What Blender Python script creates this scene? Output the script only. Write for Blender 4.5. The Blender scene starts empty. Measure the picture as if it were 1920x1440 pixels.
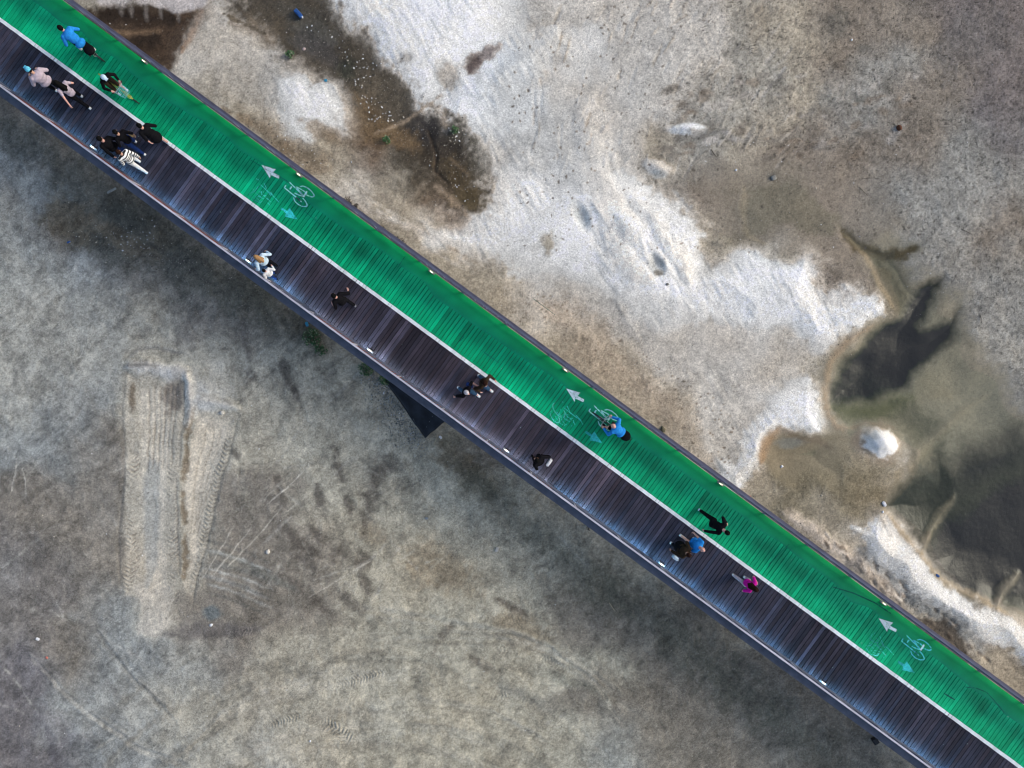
import bpy, bmesh, math, random
import numpy as np
from mathutils import Vector, Matrix

random.seed(7)
RNG = np.random.default_rng(11)
R = math.radians
scene = bpy.context.scene
COL = scene.collection

# ------------------------------------------------------------------ camera
CAM_H = 29.67
cam_d = bpy.data.cameras.new("camera")
cam_d.sensor_width = 36.0
cam_d.lens = 25.0
cam_d.clip_start = 0.1
cam_d.clip_end = 2000.0
cam = bpy.data.objects.new("camera", cam_d)
COL.objects.link(cam)
cam.location = (0, 0, CAM_H)
cam.rotation_euler = (0, 0, 0)
scene.camera = cam

# ------------------------------------------------------------------ sky and sun (dusk, soft light from the right)
SUN_EL, SUN_AZ = 30.0, 12.0            # degrees; azimuth counted from +X towards +Y
world = bpy.data.worlds.new("World")
scene.world = world
world.use_nodes = True
wn = world.node_tree
bg = wn.nodes["Background"]
sky = wn.nodes.new("ShaderNodeTexSky")
sky.sky_type = 'NISHITA'
sky.sun_disc = False
sky.sun_elevation = R(SUN_EL)
sky.sun_rotation = R(90 - SUN_AZ)
sky.air_density = 1.0
sky.dust_density = 3.0
sky.ozone_density = 1.2
wn.links.new(sky.outputs[0], bg.inputs[0])
bg.inputs[1].default_value = 0.11
sun_d = bpy.data.lights.new("sun", 'SUN')
sun_d.energy = 0.8
sun_d.angle = R(14)
sun_d.color = (1.0, 0.93, 0.84)
sun = bpy.data.objects.new("sun", sun_d)
COL.objects.link(sun)
sdir = Vector((math.cos(R(SUN_EL)) * math.cos(R(SUN_AZ)), math.cos(R(SUN_EL)) * math.sin(R(SUN_AZ)), math.sin(R(SUN_EL))))
sun.rotation_euler = sdir.to_track_quat('Z', 'Y').to_euler()
sun.location = (20, 5, 20)
scene.view_settings.view_transform = 'Standard'
scene.view_settings.look = 'None'
scene.view_settings.exposure = 0.76
scene.view_settings.gamma = 1.0
scene.cycles.filter_width = 1.05

# ------------------------------------------------------------------ helpers
GS = 44.94                              # photo pixels per metre on the ground
DS = 50.0                               # photo pixels per metre on the deck
DECK = 3.0


def G(px, py, z=0.0):
    return Vector(((px - 960) / GS, (720 - py) / GS, z))


def D(px, py, z=DECK):
    return Vector(((px - 960) / DS, (720 - py) / DS, z))


def tag(o, label=None, cat=None, group=None, kind=None):
    if label: o["label"] = label
    if cat: o["category"] = cat
    if group: o["group"] = group
    if kind: o["kind"] = kind
    return o


def link(name, me, mat=None, parent=None, loc=None, smooth=False):
    o = bpy.data.objects.new(name, me)
    COL.objects.link(o)
    if mat is not None and len(me.materials) == 0:
        me.materials.append(mat)
    if parent is not None:
        o.parent = parent
    if loc is not None:
        o.location = loc
    if smooth:
        me.polygons.foreach_set("use_smooth", [True] * len(me.polygons))
    return o


def empty(name, loc, rz=0.0, label=None, cat=None, group=None):
    o = bpy.data.objects.new(name, None)
    COL.objects.link(o)
    o.empty_display_size = 0.2
    o.location = loc
    o.rotation_euler = (0, 0, rz)
    tag(o, label, cat, group)
    return o


def mesh_np(name, verts, faces):
    me = bpy.data.meshes.new(name)
    verts = np.asarray(verts, dtype=np.float32)
    faces = np.asarray(faces, dtype=np.int32)
    k = faces.shape[1]
    me.vertices.add(len(verts))
    me.vertices.foreach_set("co", verts.ravel())
    me.loops.add(faces.size)
    me.loops.foreach_set("vertex_index", faces.ravel())
    me.polygons.add(len(faces))
    me.polygons.foreach_set("loop_start", np.arange(0, faces.size, k, dtype=np.int32))
    me.polygons.foreach_set("loop_total", np.full(len(faces), k, dtype=np.int32))
    me.update(calc_edges=True)
    return me


class MB:
    """collects simple solids into one mesh"""
    def __init__(self):
        self.v = []; self.f = []; self.c = []; self.n = 0

    def add(self, vs, fs, col=None):
        b = self.n
        self.v.extend([tuple(p) for p in vs]); self.n += len(vs)
        for f in fs:
            self.f.append([b + i for i in f])
        if col is not None:
            self.c.extend([col] * len(vs))

    def box(self, c, ax, ay, az, col=None):
        c = Vector(c); ax = Vector(ax); ay = Vector(ay); az = Vector(az)
        vs = [c + sx * ax + sy * ay + sz * az for sz in (-1, 1) for sy in (-1, 1) for sx in (-1, 1)]
        self.add(vs, [(0, 2, 3, 1), (4, 5, 7, 6), (0, 1, 5, 4), (1, 3, 7, 5), (3, 2, 6, 7), (2, 0, 4, 6)], col)

    def tube(self, pts, r, n=8, col=None, cap=True):
        pts = [Vector(p) for p in pts]
        rs = r if isinstance(r, (list, tuple)) else [r] * len(pts)
        vs = []; fs = []
        up = Vector((0.13, 0.21, 0.97))
        for i, p in enumerate(pts):
            if i == 0: t = pts[1] - p
            elif i == len(pts) - 1: t = p - pts[i - 1]
            else: t = pts[i + 1] - pts[i - 1]
            t.normalize()
            a = t.cross(up)
            if a.length < 1e-3: a = t.cross(Vector((1, 0, 0)))
            a.normalize(); b = t.cross(a)
            for k in range(n):
                th = 2 * math.pi * k / n
                vs.append(p + rs[i] * (math.cos(th) * a + math.sin(th) * b))
        for i in range(len(pts) - 1):
            for k in range(n):
                k2 = (k + 1) % n
                fs.append((i * n + k, i * n + k2, (i + 1) * n + k2, (i + 1) * n + k))
        if cap:
            fs.append(tuple(range(n - 1, -1, -1)))
            fs.append(tuple((len(pts) - 1) * n + k for k in range(n)))
        self.add(vs, fs, col)

    def ball(self, c, rad, seg=12, rings=8, rot=None, col=None):
        c = Vector(c)
        rad = Vector(rad) if not isinstance(rad, (int, float)) else Vector((rad, rad, rad))
        vs = [(0, 0, 1)]
        for i in range(1, rings):
            ph = math.pi * i / rings
            for k in range(seg):
                th = 2 * math.pi * k / seg
                vs.append((math.sin(ph) * math.cos(th), math.sin(ph) * math.sin(th), math.cos(ph)))
        vs.append((0, 0, -1))
        out = []
        for v in vs:
            q = Vector((v[0] * rad.x, v[1] * rad.y, v[2] * rad.z))
            if rot is not None: q = rot @ q
            out.append(c + q)
        fs = []
        for k in range(seg):
            fs.append((0, 1 + k, 1 + (k + 1) % seg))
            last = len(vs) - 1; b = 1 + (rings - 2) * seg
            fs.append((last, b + (k + 1) % seg, b + k))
        for i in range(rings - 2):
            for k in range(seg):
                a = 1 + i * seg; b = a + seg; k2 = (k + 1) % seg
                fs.append((a + k, b + k, b + k2, a + k2))
        self.add(out, fs, col)

    def capsule(self, a, b, ra, rb, n=12, col=None):
        """closed tapered limb with round ends"""
        a = Vector(a); b = Vector(b); t = (b - a)
        L = t.length
        if L < 1e-5:
            self.ball(a, ra, n, 8, None, col); return
        t.normalize()
        pts = []; rs = []
        for k in range(4):
            th = math.pi / 2 * (k + 0.25) / 4.0
            pts.append(a - t * ra * math.cos(th)); rs.append(ra * math.sin(th))
        pts.append(a); rs.append(ra)
        pts.append(b); rs.append(rb)
        for k in range(3, -1, -1):
            th = math.pi / 2 * (k + 0.25) / 4.0
            pts.append(b + t * rb * math.cos(th)); rs.append(rb * math.sin(th))
        self.tube(pts, rs, n, col)

    def torus(self, c, axis, Rr, r, n=40, m=8, col=None):
        c = Vector(c); axis = Vector(axis).normalized()
        a = axis.cross(Vector((0, 0, 1)))
        if a.length < 1e-3: a = Vector((1, 0, 0))
        a.normalize(); b = axis.cross(a)
        vs = []; fs = []
        for i in range(n):
            th = 2 * math.pi * i / n
            d = math.cos(th) * a + math.sin(th) * b
            for k in range(m):
                ph = 2 * math.pi * k / m
                vs.append(c + d * (Rr + r * math.cos(ph)) + axis * r * math.sin(ph))
        for i in range(n):
            i2 = (i + 1) % n
            for k in range(m):
                k2 = (k + 1) % m
                fs.append((i * m + k, i2 * m + k, i2 * m + k2, i * m + k2))
        self.add(vs, fs, col)

    def mesh(self, name):
        me = bpy.data.meshes.new(name)
        me.from_pydata([tuple(v) for v in self.v], [], self.f)
        if self.c and len(self.c) == self.n:
            at = me.color_attributes.new("tint", 'FLOAT_COLOR', 'POINT')
            arr = np.ones((self.n, 4), dtype=np.float32)
            arr[:, :3] = np.array(self.c, dtype=np.float32)
            at.data.foreach_set("color", arr.ravel())
        me.update()
        return me

    def build(self, name, mat, parent=None, loc=None, smooth=False):
        return link(name, self.mesh(name), mat, parent, loc, smooth)


# ------------------------------------------------------------------ materials
MATS = {}


def mat(name, col, rough=0.7, metal=0.0, var=0.0, scale=8.0, bump=0.0, emit=None, estr=0.0, attr=False, spec=0.5):
    if name in MATS: return MATS[name]
    m = bpy.data.materials.new(name); m.use_nodes = True
    nt = m.node_tree; b = nt.nodes["Principled BSDF"]
    b.inputs["Roughness"].default_value = rough
    b.inputs["Metallic"].default_value = metal
    b.inputs["Specular IOR Level"].default_value = spec
    geo = nt.nodes.new("ShaderNodeTexCoord")
    nz = nt.nodes.new("ShaderNodeTexNoise"); nz.inputs["Scale"].default_value = scale
    nz.inputs["Detail"].default_value = 5.0
    nt.links.new(geo.outputs["Object"], nz.inputs["Vector"])
    base = nt.nodes.new("ShaderNodeRGB"); base.outputs[0].default_value = (*col, 1)
    src = base.outputs[0]
    if attr:
        at = nt.nodes.new("ShaderNodeAttribute"); at.attribute_name = "tint"
        mx = nt.nodes.new("ShaderNodeMix"); mx.data_type = 'RGBA'; mx.blend_type = 'MULTIPLY'
        mx.inputs[0].default_value = 1.0
        nt.links.new(src, mx.inputs[6]); nt.links.new(at.outputs["Color"], mx.inputs[7])
        src = mx.outputs[2]
    if var > 0:
        mr = nt.nodes.new("ShaderNodeMapRange")
        mr.inputs[1].default_value = 0.3; mr.inputs[2].default_value = 0.7
        mr.inputs[3].default_value = 1 - var; mr.inputs[4].default_value = 1 + var
        nt.links.new(nz.outputs["Fac"], mr.inputs[0])
        mx = nt.nodes.new("ShaderNodeVectorMath"); mx.operation = 'SCALE'
        nt.links.new(src, mx.inputs[0]); nt.links.new(mr.outputs[0], mx.inputs["Scale"])
        src = mx.outputs[0]
    nt.links.new(src, b.inputs["Base Color"])
    if bump > 0:
        bp = nt.nodes.new("ShaderNodeBump"); bp.inputs["Strength"].default_value = bump
        bp.inputs["Distance"].default_value = 0.02
        nt.links.new(nz.outputs["Fac"], bp.inputs["Height"]); nt.links.new(bp.outputs[0], b.inputs["Normal"])
    if emit is not None:
        b.inputs["Emission Color"].default_value = (*emit, 1)
        b.inputs["Emission Strength"].default_value = estr
    MATS[name] = m
    return m

# ================================================================== GROUND
def axis_coords(lo, hi, step, far):
    inner = np.arange(lo, hi + step * 0.5, step)
    out = []; d = step; p = inner[-1]
    while p < far:
        d *= 1.22; p = p + d; out.append(p)
    neg = []; d = step; p = inner[0]
    while p > -far:
        d *= 1.22; p = p - d; neg.append(p)
    return np.concatenate([np.array(neg[::-1]), inner, np.array(out)])


GX = axis_coords(-22.6, 22.6, 0.04, 600.0)
GY = axis_coords(-17.2, 17.2, 0.04, 600.0)
NX, NY = len(GX), len(GY)
XX, YY = np.meshgrid(GX, GY)
XX = XX.astype(np.float32); YY = YY.astype(np.float32)
PX = 960 + XX * GS          # map units of the ground drawing
PY = 720 - YY * GS
PXc = np.clip(PX, -400, 2320); PYc = np.clip(PY, -400, 1840)


def vnoise(x, y, seed):
    r = np.random.default_rng(seed).random((256, 256)).astype(np.float32)
    xi = np.floor(x).astype(np.int32); yi = np.floor(y).astype(np.int32)
    fx = (x - xi).astype(np.float32); fy = (y - yi).astype(np.float32)
    fx = fx * fx * (3 - 2 * fx); fy = fy * fy * (3 - 2 * fy)
    x0 = xi & 255; x1 = (xi + 1) & 255; y0 = yi & 255; y1 = (yi + 1) & 255
    a = r[y0, x0]; b = r[y0, x1]; c = r[y1, x0]; d = r[y1, x1]
    return (a + (b - a) * fx) * (1 - fy) + (c + (d - c) * fx) * fy


def fbm(x, y, seed, octv=4, gain=0.5):
    s = 0; a = 1.0; t = 0
    ca, sa = math.cos(0.6), math.sin(0.6)
    for o in range(octv):
        s = s + a * vnoise(x + 17.3 * o, y + 9.1 * o, seed + o)
        t += a; a *= gain
        x, y = (x * ca - y * sa) * 2.03, (x * sa + y * ca) * 2.03
    return s / t          # 0..1, mean 0.5


def sst(a, b, x):
    t = np.clip((x - a) / (b - a), 0, 1)
    return t * t * (3 - 2 * t)


# warped drawing coordinates so every edge is ragged
W1 = fbm(PXc / 70, PYc / 70, 1, 5) - 0.5
W2 = fbm(PXc / 70, PYc / 70, 31, 5) - 0.5
WX = PXc + W1 * 60
WY = PYc + W2 * 60
W1S = (fbm(PXc / 70, PYc / 70, 1, 2) - 0.5) * .774
W2S = (fbm(PXc / 70, PYc / 70, 31, 2) - 0.5) * .774
SX = PXc + W1 * 14        # lightly warped, for crisp marks
SY = PYc + W2 * 14

PAL = {
    'W': (.84, .85, .84), 'w': (.50, .505, .49), 'L': (.345, .335, .295), 'M': (.205, .193, .175),
    'G': (.25, .265, .268), 'D': (.10, .105, .10), 'B': (.13, .10, .075), 'O': (.19, .185, .15),
    'K': (.045, .036, .028), 'T': (.16, .155, .165), 'q': (.10, .115, .10), 'c': (.78, .74, .68), 'g': (.30, .31, .30),
}
ROWS = [
    "gggKBwMDMWWWwwwwwgLMMMTT",
    "gggBwwwMDMWWMWwwwgLMGGMT",
    "MggggLwWDDWWWwwwggLGGMMT",
    "GMLLLLLLBDDwwWwLgLMMMMGG",
    "gGMDLLLLwLBwWWwwMOOMGGGG",
    "gMDMMLLLLLWWwWWWLOOMOGGM",
    "ggGMMMLLLLLLwwWWWWWMMGGG",
    "gggLMMMLLLLLwwwwwwWWOGGG",
    "gggLLLLLLLLLLLLwwwLOOGGg",
    "gGGLwLLLLLLLLLLLwwWwOOGG",
    "GGMLLLLLLLLMLLLLwwOOWOGG",
    "MMMLLMMLLLLLLLLLLLOOOGGq",
    "MMMLLMMMLLLLLLLLLLLLwWqq",
    "MMMLLMMMLLLLLLLLLLLLWWGq",
    "MMGLMMMMLLLLLMMMMLLLLLww",
    "TMGGgMLLLLLLLLLMMMMMMMwL",
    "TGGgLLLLLLLLLMMMMMMMMLLL",
    "TTGGLLgLLLLLLLGMMMMMMLLL",
]
ctrl = np.array([[PAL[ch] for ch in row] for row in ROWS], dtype=np.float32)


def sample_ctrl(px, py):
    gx = np.clip((px - 40) / 80, 0, 22.999); gy = np.clip((py - 40) / 80, 0, 16.999)
    xi = gx.astype(np.int32); yi = gy.astype(np.int32)
    fx = (gx - xi)[..., None]; fy = (gy - yi)[..., None]
    fx = fx * fx * (3 - 2 * fx); fy = fy * fy * (3 - 2 * fy)
    a = ctrl[yi, xi]; b = ctrl[yi, xi + 1]; c = ctrl[yi + 1, xi]; d = ctrl[yi + 1, xi + 1]
    return (a + (b - a) * fx) * (1 - fy) + (c + (d - c) * fx) * fy


C = sample_ctrl(PXc + W1 * 110, PYc + W2 * 110)
far = sst(10, 110, np.maximum.reduce([-PX, PX - 1920, -PY, PY - 1440, np.zeros_like(PX)]))[..., None]
C = C * (1 - far) + np.array([.24, .24, .225], dtype=np.float32) * far
H = (fbm(PXc / 260, PYc / 260, 61, 4) - 0.5) * 0.22
ROUGH = np.full(PX.shape, 0.92, dtype=np.float32)


def win(pts, pad):
    xs = [p[0] for p in pts]; ys = [p[1] for p in pts]
    x0 = np.searchsorted(GX, (min(xs) - pad - 960) / GS); x1 = np.searchsorted(GX, (max(xs) + pad - 960) / GS)
    y0 = np.searchsorted(GY, (720 - (max(ys) + pad)) / GS); y1 = np.searchsorted(GY, (720 - (min(ys) - pad)) / GS)
    return slice(max(0, y0), min(NY, y1)), slice(max(0, x0), min(NX, x1))


def pdist(x, y, pts):
    best = np.full(x.shape, 1e9, dtype=np.float32); along = np.zeros_like(best); acc = 0.0
    for (ax, ay), (bx, by) in zip(pts[:-1], pts[1:]):
        dx, dy = bx - ax, by - ay; L2 = dx * dx + dy * dy + 1e-6; L = math.sqrt(L2)
        t = np.clip(((x - ax) * dx + (y - ay) * dy) / L2, 0, 1)
        d = np.hypot(x - (ax + t * dx), y - (ay + t * dy))
        m = d < best
        best = np.where(m, d, best); along = np.where(m, acc + t * L, along)
        acc += L
    return best, along, acc


def poly_sd(x, y, pts):
    q = list(pts) + [pts[0]]
    d, _, _ = pdist(x, y, q)
    ins = np.zeros(x.shape, dtype=bool)
    for (ax, ay), (bx, by) in zip(q[:-1], q[1:]):
        if ay == by: continue
        c = ((ay > y) != (by > y)) & (x < (bx - ax) * (y - ay) / (by - ay) + ax)
        ins ^= c
    return np.where(ins, -d, d)


N8 = fbm(PXc / 9, PYc / 9, 71, 3) - 0.5
N25 = fbm(PXc / 26, PYc / 26, 81, 4) - 0.5


def mix(sl, m, col):
    c = np.array(PAL[col] if isinstance(col, str) else col, dtype=np.float32)
    C[sl] = C[sl] * (1 - m[..., None]) + c * m[..., None]


def poly(pts, col, soft=14, k=1.0, rag=26, dh=0.0, crisp=False, rough=None):
    sl = win(pts, 70)
    x, y = (SX[sl], SY[sl]) if crisp else (WX[sl], WY[sl])
    d0 = poly_sd(x, y, pts)
    d = d0 + (N8[sl] + N25[sl]) * rag
    m = (1 - sst(-soft, soft, d)) * k
    mix(sl, m, col)
    if dh:
        ds = poly_sd(PXc[sl] + W1S[sl] * (14 if crisp else 60), PYc[sl] + W2S[sl] * (14 if crisp else 60), pts)
        H[sl] += (1 - sst(-soft * 2.4 - 24, soft + 10, ds)) * dh
    if rough is not None:
        ROUGH[sl] = ROUGH[sl] * (1 - m) + rough * m
    return sl, m


def stroke(pts, w, col, soft=4, k=1.0, rag=6, dh=0.0, crisp=True, taper=True):
    sl = win(pts, w + soft + 40)
    x, y = (SX[sl], SY[sl]) if crisp else (WX[sl], WY[sl])
    d, al, tot = pdist(x, y, pts)
    ww = w * (np.clip(np.minimum(al, tot - al) / (0.22 * tot + 1), 0, 1) ** 0.5) if taper else w
    dn = d - ww
    d = dn + (N8[sl] * 1.5) * rag
    m = (1 - sst(-soft, soft, d)) * k
    if col is not None: mix(sl, m, col)
    if dh: H[sl] += (1 - sst(-soft * 1.5, soft * 1.5, dn + (d - dn) * .35)) * dh


def spot(cx, cy, rx, ry, col, ang=0, k=1.0, soft=0.5, dh=0.0, rag=1.0):
    r = max(rx, ry) * 1.8 + 30
    sl = win([(cx - r, cy - r), (cx + r, cy + r)], 0)
    a = R(ang)
    x = SX[sl] - cx; y = SY[sl] - cy
    u = (x * math.cos(a) + y * math.sin(a)) / rx; v = (-x * math.sin(a) + y * math.cos(a)) / ry
    dc = np.hypot(u, v)
    d = dc + (N8[sl] * 0.9 + N25[sl] * 0.9) * rag
    m = (1 - sst(1 - soft, 1 + soft, d)) * k
    if col is not None: mix(sl, m, col)
    if dh: H[sl] += (1 - sst(0.0, 1.35, dc)) * dh


# ---- pale dry sand and the mounds
poly([(575, -60), (940, -60), (935, 60), (915, 90), (850, 150), (800, 190), (735, 150), (690, 110), (625, 50)], 'W', 18, .98, 22, .18)
poly([(520, 150), (580, 135), (640, 175), (665, 215), (650, 255), (590, 240), (540, 200)], 'W', 22, .9, 34, .1)
poly([(860, 165), (950, 90), (1040, 62), (1062, 100), (1000, 160), (920, 195), (850, 200)], 'W', 14, .9, 26, .15)
poly([(1010, 215), (1080, 195), (1100, 200), (1118, 300), (1130, 420), (1080, 400), (1000, 330), (970, 260)], (.66, .68, .68), 30, .9, 34, .12)
poly([(880, 390), (1000, 360), (1090, 290), (1140, 330), (1250, 365), (1300, 425), (1325, 510), (1420, 520), (1500, 495), (1540, 560), (1640, 556), (1652, 590), (1600, 640),
      (1530, 640), (1400, 590), (1250, 600), (1100, 540), (960, 500)], 'W', 26, .94, 40, .12)
poly([(1140, 300), (1175, 330), (1250, 370), (1298, 440), (1290, 520), (1230, 560), (1180, 500), (1150, 420)], 'W', 14, .92, 26, .10)
poly([(1350, 520), (1440, 520), (1500, 498), (1535, 550), (1560, 600), (1640, 560), (1655, 590), (1600, 632), (1480, 620), (1400, 600)], 'W', 10, .95, 20, .12)
poly([(1370, 870), (1390, 800), (1440, 745), (1530, 712), (1552, 750), (1566, 812), (1530, 825), (1465, 790), (1425, 835), (1405, 895), (1385, 935), (1345, 905), (1335, 850)], 'W', 12, .97, 24, .14)
stroke([(1110, 190), (1112, 300), (1128, 380), (1170, 470), (1215, 520)], 20, 'c', 18, .55, 14, .10, crisp=False)
stroke([(1215, 400), (1262, 470), (1290, 540)], 16, 'c', 14, .5, 10, .06, crisp=False)
for a in range(14):
    x = 1100 + random.random() * 200; y = 330 + random.random() * 240
    stroke([(x, y), (x + 14, y + 26), (x + 34, y + 50)], 3, random.choice([(.50, .54, .57), (.72, .73, .73)]), 6, .55, 5, random.choice([-.03, .03]))
spot(1228, 494, 12, 19, (.42, .47, .50), -25, .9, .5, -.12); spot(1231, 512, 7, 6, (.15, .16, .16), 0, .9, .3)
spot(1088, 410, 12, 28, (.40, .45, .47), -18, .7, .5, -.12)
spot(1026, 455, 22, 16, (.30, .30, .27), 0, .7); spot(1030, 466, 9, 18, (.24, .24, .21), 10, .6)
spot(1290, 243, 36, 11, 'W', 0, .95, .35, .14, .5); spot(1325, 250, 30, 7, (.20, .22, .23), 4, .8, .4)
spot(1237, 312, 30, 13, 'c', 10, .9, .4, .14, .6); spot(1240, 323, 16, 8, (.45, .50, .52), 0, .8)
spot(1245, 750, 60, 30, (.42, .40, .36), 30, .5)
spot(1180, 430, 40, 25, 'W', 40, .5, .5, .1)
poly([(950, 60), (1060, 40), (1110, 120), (1150, 230), (1190, 330), (1120, 360), (1010, 330), (930, 250), (900, 180)], 'w', 30, .6, 40)
poly([(940, 470), (1100, 520), (1330, 600), (1560, 640), (1540, 700), (1430, 740), (1300, 690), (1150, 610), (1010, 550)], 'w', 30, .7, 40)
# dark litter mud near the top
poly([(440, -40), (570, -60), (640, 40), (700, 112), (760, 150), (800, 190), (862, 235), (905, 290), (930, 345), (905, 385), (865, 390), (800, 350), (742, 300), (700, 262),
      (665, 190), (610, 160), (560, 125), (500, 90), (445, 50)], (.062, .056, .045), 28, .95, 50, -.05)
for (x, y, rx, ry, an, c, k) in [(585, 70, 42, 28, 30, 'D', .9), (600, 95, 50, 20, 30, (.085, .085, .09), .7), (652, 130, 16, 22, 0, (.05, .06, .05), .9), (560, 30, 60, 18, 30, 'D', .5),
                                 (745, 200, 45, 30, 30, (.11, .10, .085), .8), (800, 245, 36, 40, -20, (.05, .05, .055), .95), (835, 290, 42, 42, 30, (.055, .05, .045), .9),
                                 (780, 275, 60, 18, 40, (.07, .06, .045), .7), (862, 330, 50, 26, 40, (.12, .10, .065), .85), (880, 370, 30, 20, 0, (.12, .10, .06), .8),
                                 (690, 225, 28, 45, -20, (.24, .18, .11), .7), (740, 255, 45, 18, 20, (.25, .19, .12), .7), (850, 240, 30, 25, 30, (.12, .12, .11), .7),
                                 (900, 300, 20, 40, -20, (.13, .13, .11), .6), (480, 60, 40, 20, 30, (.27, .24, .2), .6), (720, 170, 60, 30, 35, (.2, .19, .16), .5)]:
    c = tuple(q_ * (.62 if x > 640 else .75) for q_ in (PAL[c] if isinstance(c, str) else c)); spot(x, y, rx, ry, c, an, k, .55)
stroke([(828, 178), (780, 210), (740, 235), (700, 250)], 2.5, (.34, .29, .23), 4, .6, 6, .02)
stroke([(822, 185), (828, 215), (836, 245)], 4, (.38, .33, .27), 7, .5, 7)
stroke([(845, 300), (880, 325)], 4, (.30, .24, .17), 6, .5, 7)
stroke([(815, 345), (850, 375), (880, 405)], 5, (.42, .36, .29), 8, .55, 8)
stroke([(800, 240), (818, 290), (815, 320), (840, 345)], 2.5, 'K', 3, .8, 3, -.06)
spot(905, 108, 40, 13, (.14, .12, .13), -35, .85); spot(842, 145, 22, 28, (.27, .27, .26), 0, .7); spot(890, 120, 14, 18, (.10, .08, .08), 0, .8)
spot(765, 110, 12, 10, (.25, .27, .28), 0, .6)
# brown pit beside the bridge, top left
poly([(120, 28), (180, 22), (250, 18), (300, 24), (350, 18), (385, 28), (372, 60), (350, 98), (318, 132), (292, 150), (240, 130)], (.060, .042, .030), 12, .95, 22, -.10)
poly([(170, 28), (230, 22), (320, 26), (345, 42), (320, 62), (250, 58), (190, 52)], (.022, .017, .014), 12, .85, 18, -.05)
poly([(215, 68), (285, 64), (300, 85), (275, 105), (240, 95)], (.022, .017, .014), 10, .85, 14, -.04)
stroke([(190, 62), (240, 66), (300, 58)], 5, (.19, .14, .10), 6, .8, 5)
stroke([(381, 18), (372, 55), (345, 100)], 6, (.30, .19, .12), 6, .6, 6)
for x in (228, 245, 272, 298, 335):
    stroke([(x, 8), (x + 1, 20), (x + 2, 30 + random.random() * 14)], 3, (.30, .30, .31), 4, .5, 3)
poly([(180, -30), (400, -30), (400, 8), (330, 14), (200, 14)], (.52, .53, .57), 8, .8, 10)
poly([(385, 25), (440, 60), (500, 110), (520, 160), (480, 200), (400, 190), (380, 110)], (.43, .44, .43), 20, .85, 24)
for k in range(22):
    t = k / 22; spot(425 + 75 * t + random.uniform(-3, 3), 25 + 45 * t + random.uniform(-3, 3), 4, 3, (.12, .11, .09), 0, .9, .4)
# brown earth and brush line along the upper bridge edge
for (x, y, rx, ry) in [(655, 385, 16, 10), (715, 432, 8, 14), (735, 450, 26, 9), (760, 475, 30, 8), (790, 500, 18, 6), (500, 250, 50, 16), (570, 290, 60, 22), (600, 245, 40, 14), (455, 225, 24, 8), (420, 205, 16, 6)]:
    spot(x, y, rx, ry, (.17, .135, .095) if x < 620 else (.10, .08, .06), 34, .62)
stroke([(610, 345), (700, 400), (800, 440), (900, 475)], 7, (.56, .55, .53), 10, .6, 14)
for k in range(16):
    x = 600 + random.random() * 240; y = 300 + (x - 600) * .52 + random.uniform(-10, 60)
    stroke([(x, y), (x + 40, y + 26), (x + 70, y + 42)], 2.5, random.choice([(.22, .22, .2), (.60, .60, .58), (.3, .28, .25)]), 5, .5, 6)
# flat wet pan, right
poly([(1330, 300), (1560, 300), (1680, 330), (1690, 440), (1600, 520), (1500, 480), (1400, 470), (1340, 420), (1320, 350)], (.215, .205, .185), 26, .65, 34, -.04, rough=.72)
poly([(1400, 355), (1500, 345), (1580, 400), (1560, 440), (1470, 430), (1400, 440)], (.155, .155, .125), 10, .7, 12)
stroke([(1396, 350), (1394, 400), (1402, 440), (1440, 460)], 5, (.27, .25, .19), 5, .7, 4)
stroke([(1270, 262), (1350, 256), (1430, 262), (1510, 254)], 8, (.16, .165, .16), 9, .6, 8)
poly([(1545, 130), (1620, 150), (1650, 230), (1560, 250), (1530, 200)], 'G', 16, .5, 20)
for (x, y, rx, ry) in [(1570, 45, 20, 26), (1615, 88, 14, 8), (1616, 180, 18, 12), (1665, 165, 10, 14), (1450, 333, 11, 8), (1610, 252, 9, 6), (1340, 455, 14, 6), (1560, 190, 26, 5), (1790, 90, 30, 60), (1850, 60, 60, 50)]:
    spot(x, y, rx, ry, (.10, .11, .11), 20, .55)
poly([(1750, -40), (2000, -40), (2000, 330), (1900, 300), (1820, 200), (1770, 100)], 'T', 40, .6, 40)
# olive algae and deep water beds
poly([(1585, 430), (1640, 455), (1700, 455), (1730, 462), (1716, 480), (1690, 500), (1760, 520), (1830, 590), (1850, 680), (1920, 760), (2000, 800), (2000, 1180), (1900, 1165), (1850, 1125), (1760, 1088),
      (1735, 1045), (1700, 1010), (1656, 955), (1680, 900), (1690, 860), (1650, 870), (1590, 850), (1560, 900), (1470, 880), (1430, 860), (1440, 815), (1480, 805), (1560, 812), (1556, 770), (1550, 715), (1575, 668), (1625, 618),
      (1668, 585), (1655, 545), (1620, 480)], (.21, .205, .155), 22, .8, 22, -.22, rough=.4)
poly([(1430, 860), (1445, 815), (1500, 800), (1590, 820), (1640, 870), (1690, 870), (1660, 945), (1600, 960), (1500, 920)], (.20, .185, .135), 16, .8, 16)
stroke([(1578, 428), (1610, 462), (1655, 482), (1690, 480), (1722, 462)], 12, (.045, .036, .012), 8, .92, 8, -.04)
stroke([(1640, 485), (1675, 530), (1700, 590)], 20, (.06, .06, .035), 18, .85, 10, -.06)
poly([(1562, 745), (1585, 690), (1635, 640), (1690, 575), (1725, 535), (1775, 525), (1745, 580), (1735, 610), (1805, 590), (1795, 640), (1745, 690), (1690, 725), (1640, 745), (1590, 750)], (.004, .009, .005), 15, 1.0, 8, -.2, rough=.3)
poly([(1570, 720), (1610, 690), (1680, 690), (1690, 730), (1640, 742), (1590, 745)], (.006, .014, .009), 16, .8, 4)
stroke([(1562, 760), (1600, 775), (1660, 770), (1720, 740)], 18, (.06, .075, .022), 16, .75, 10)
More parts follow.
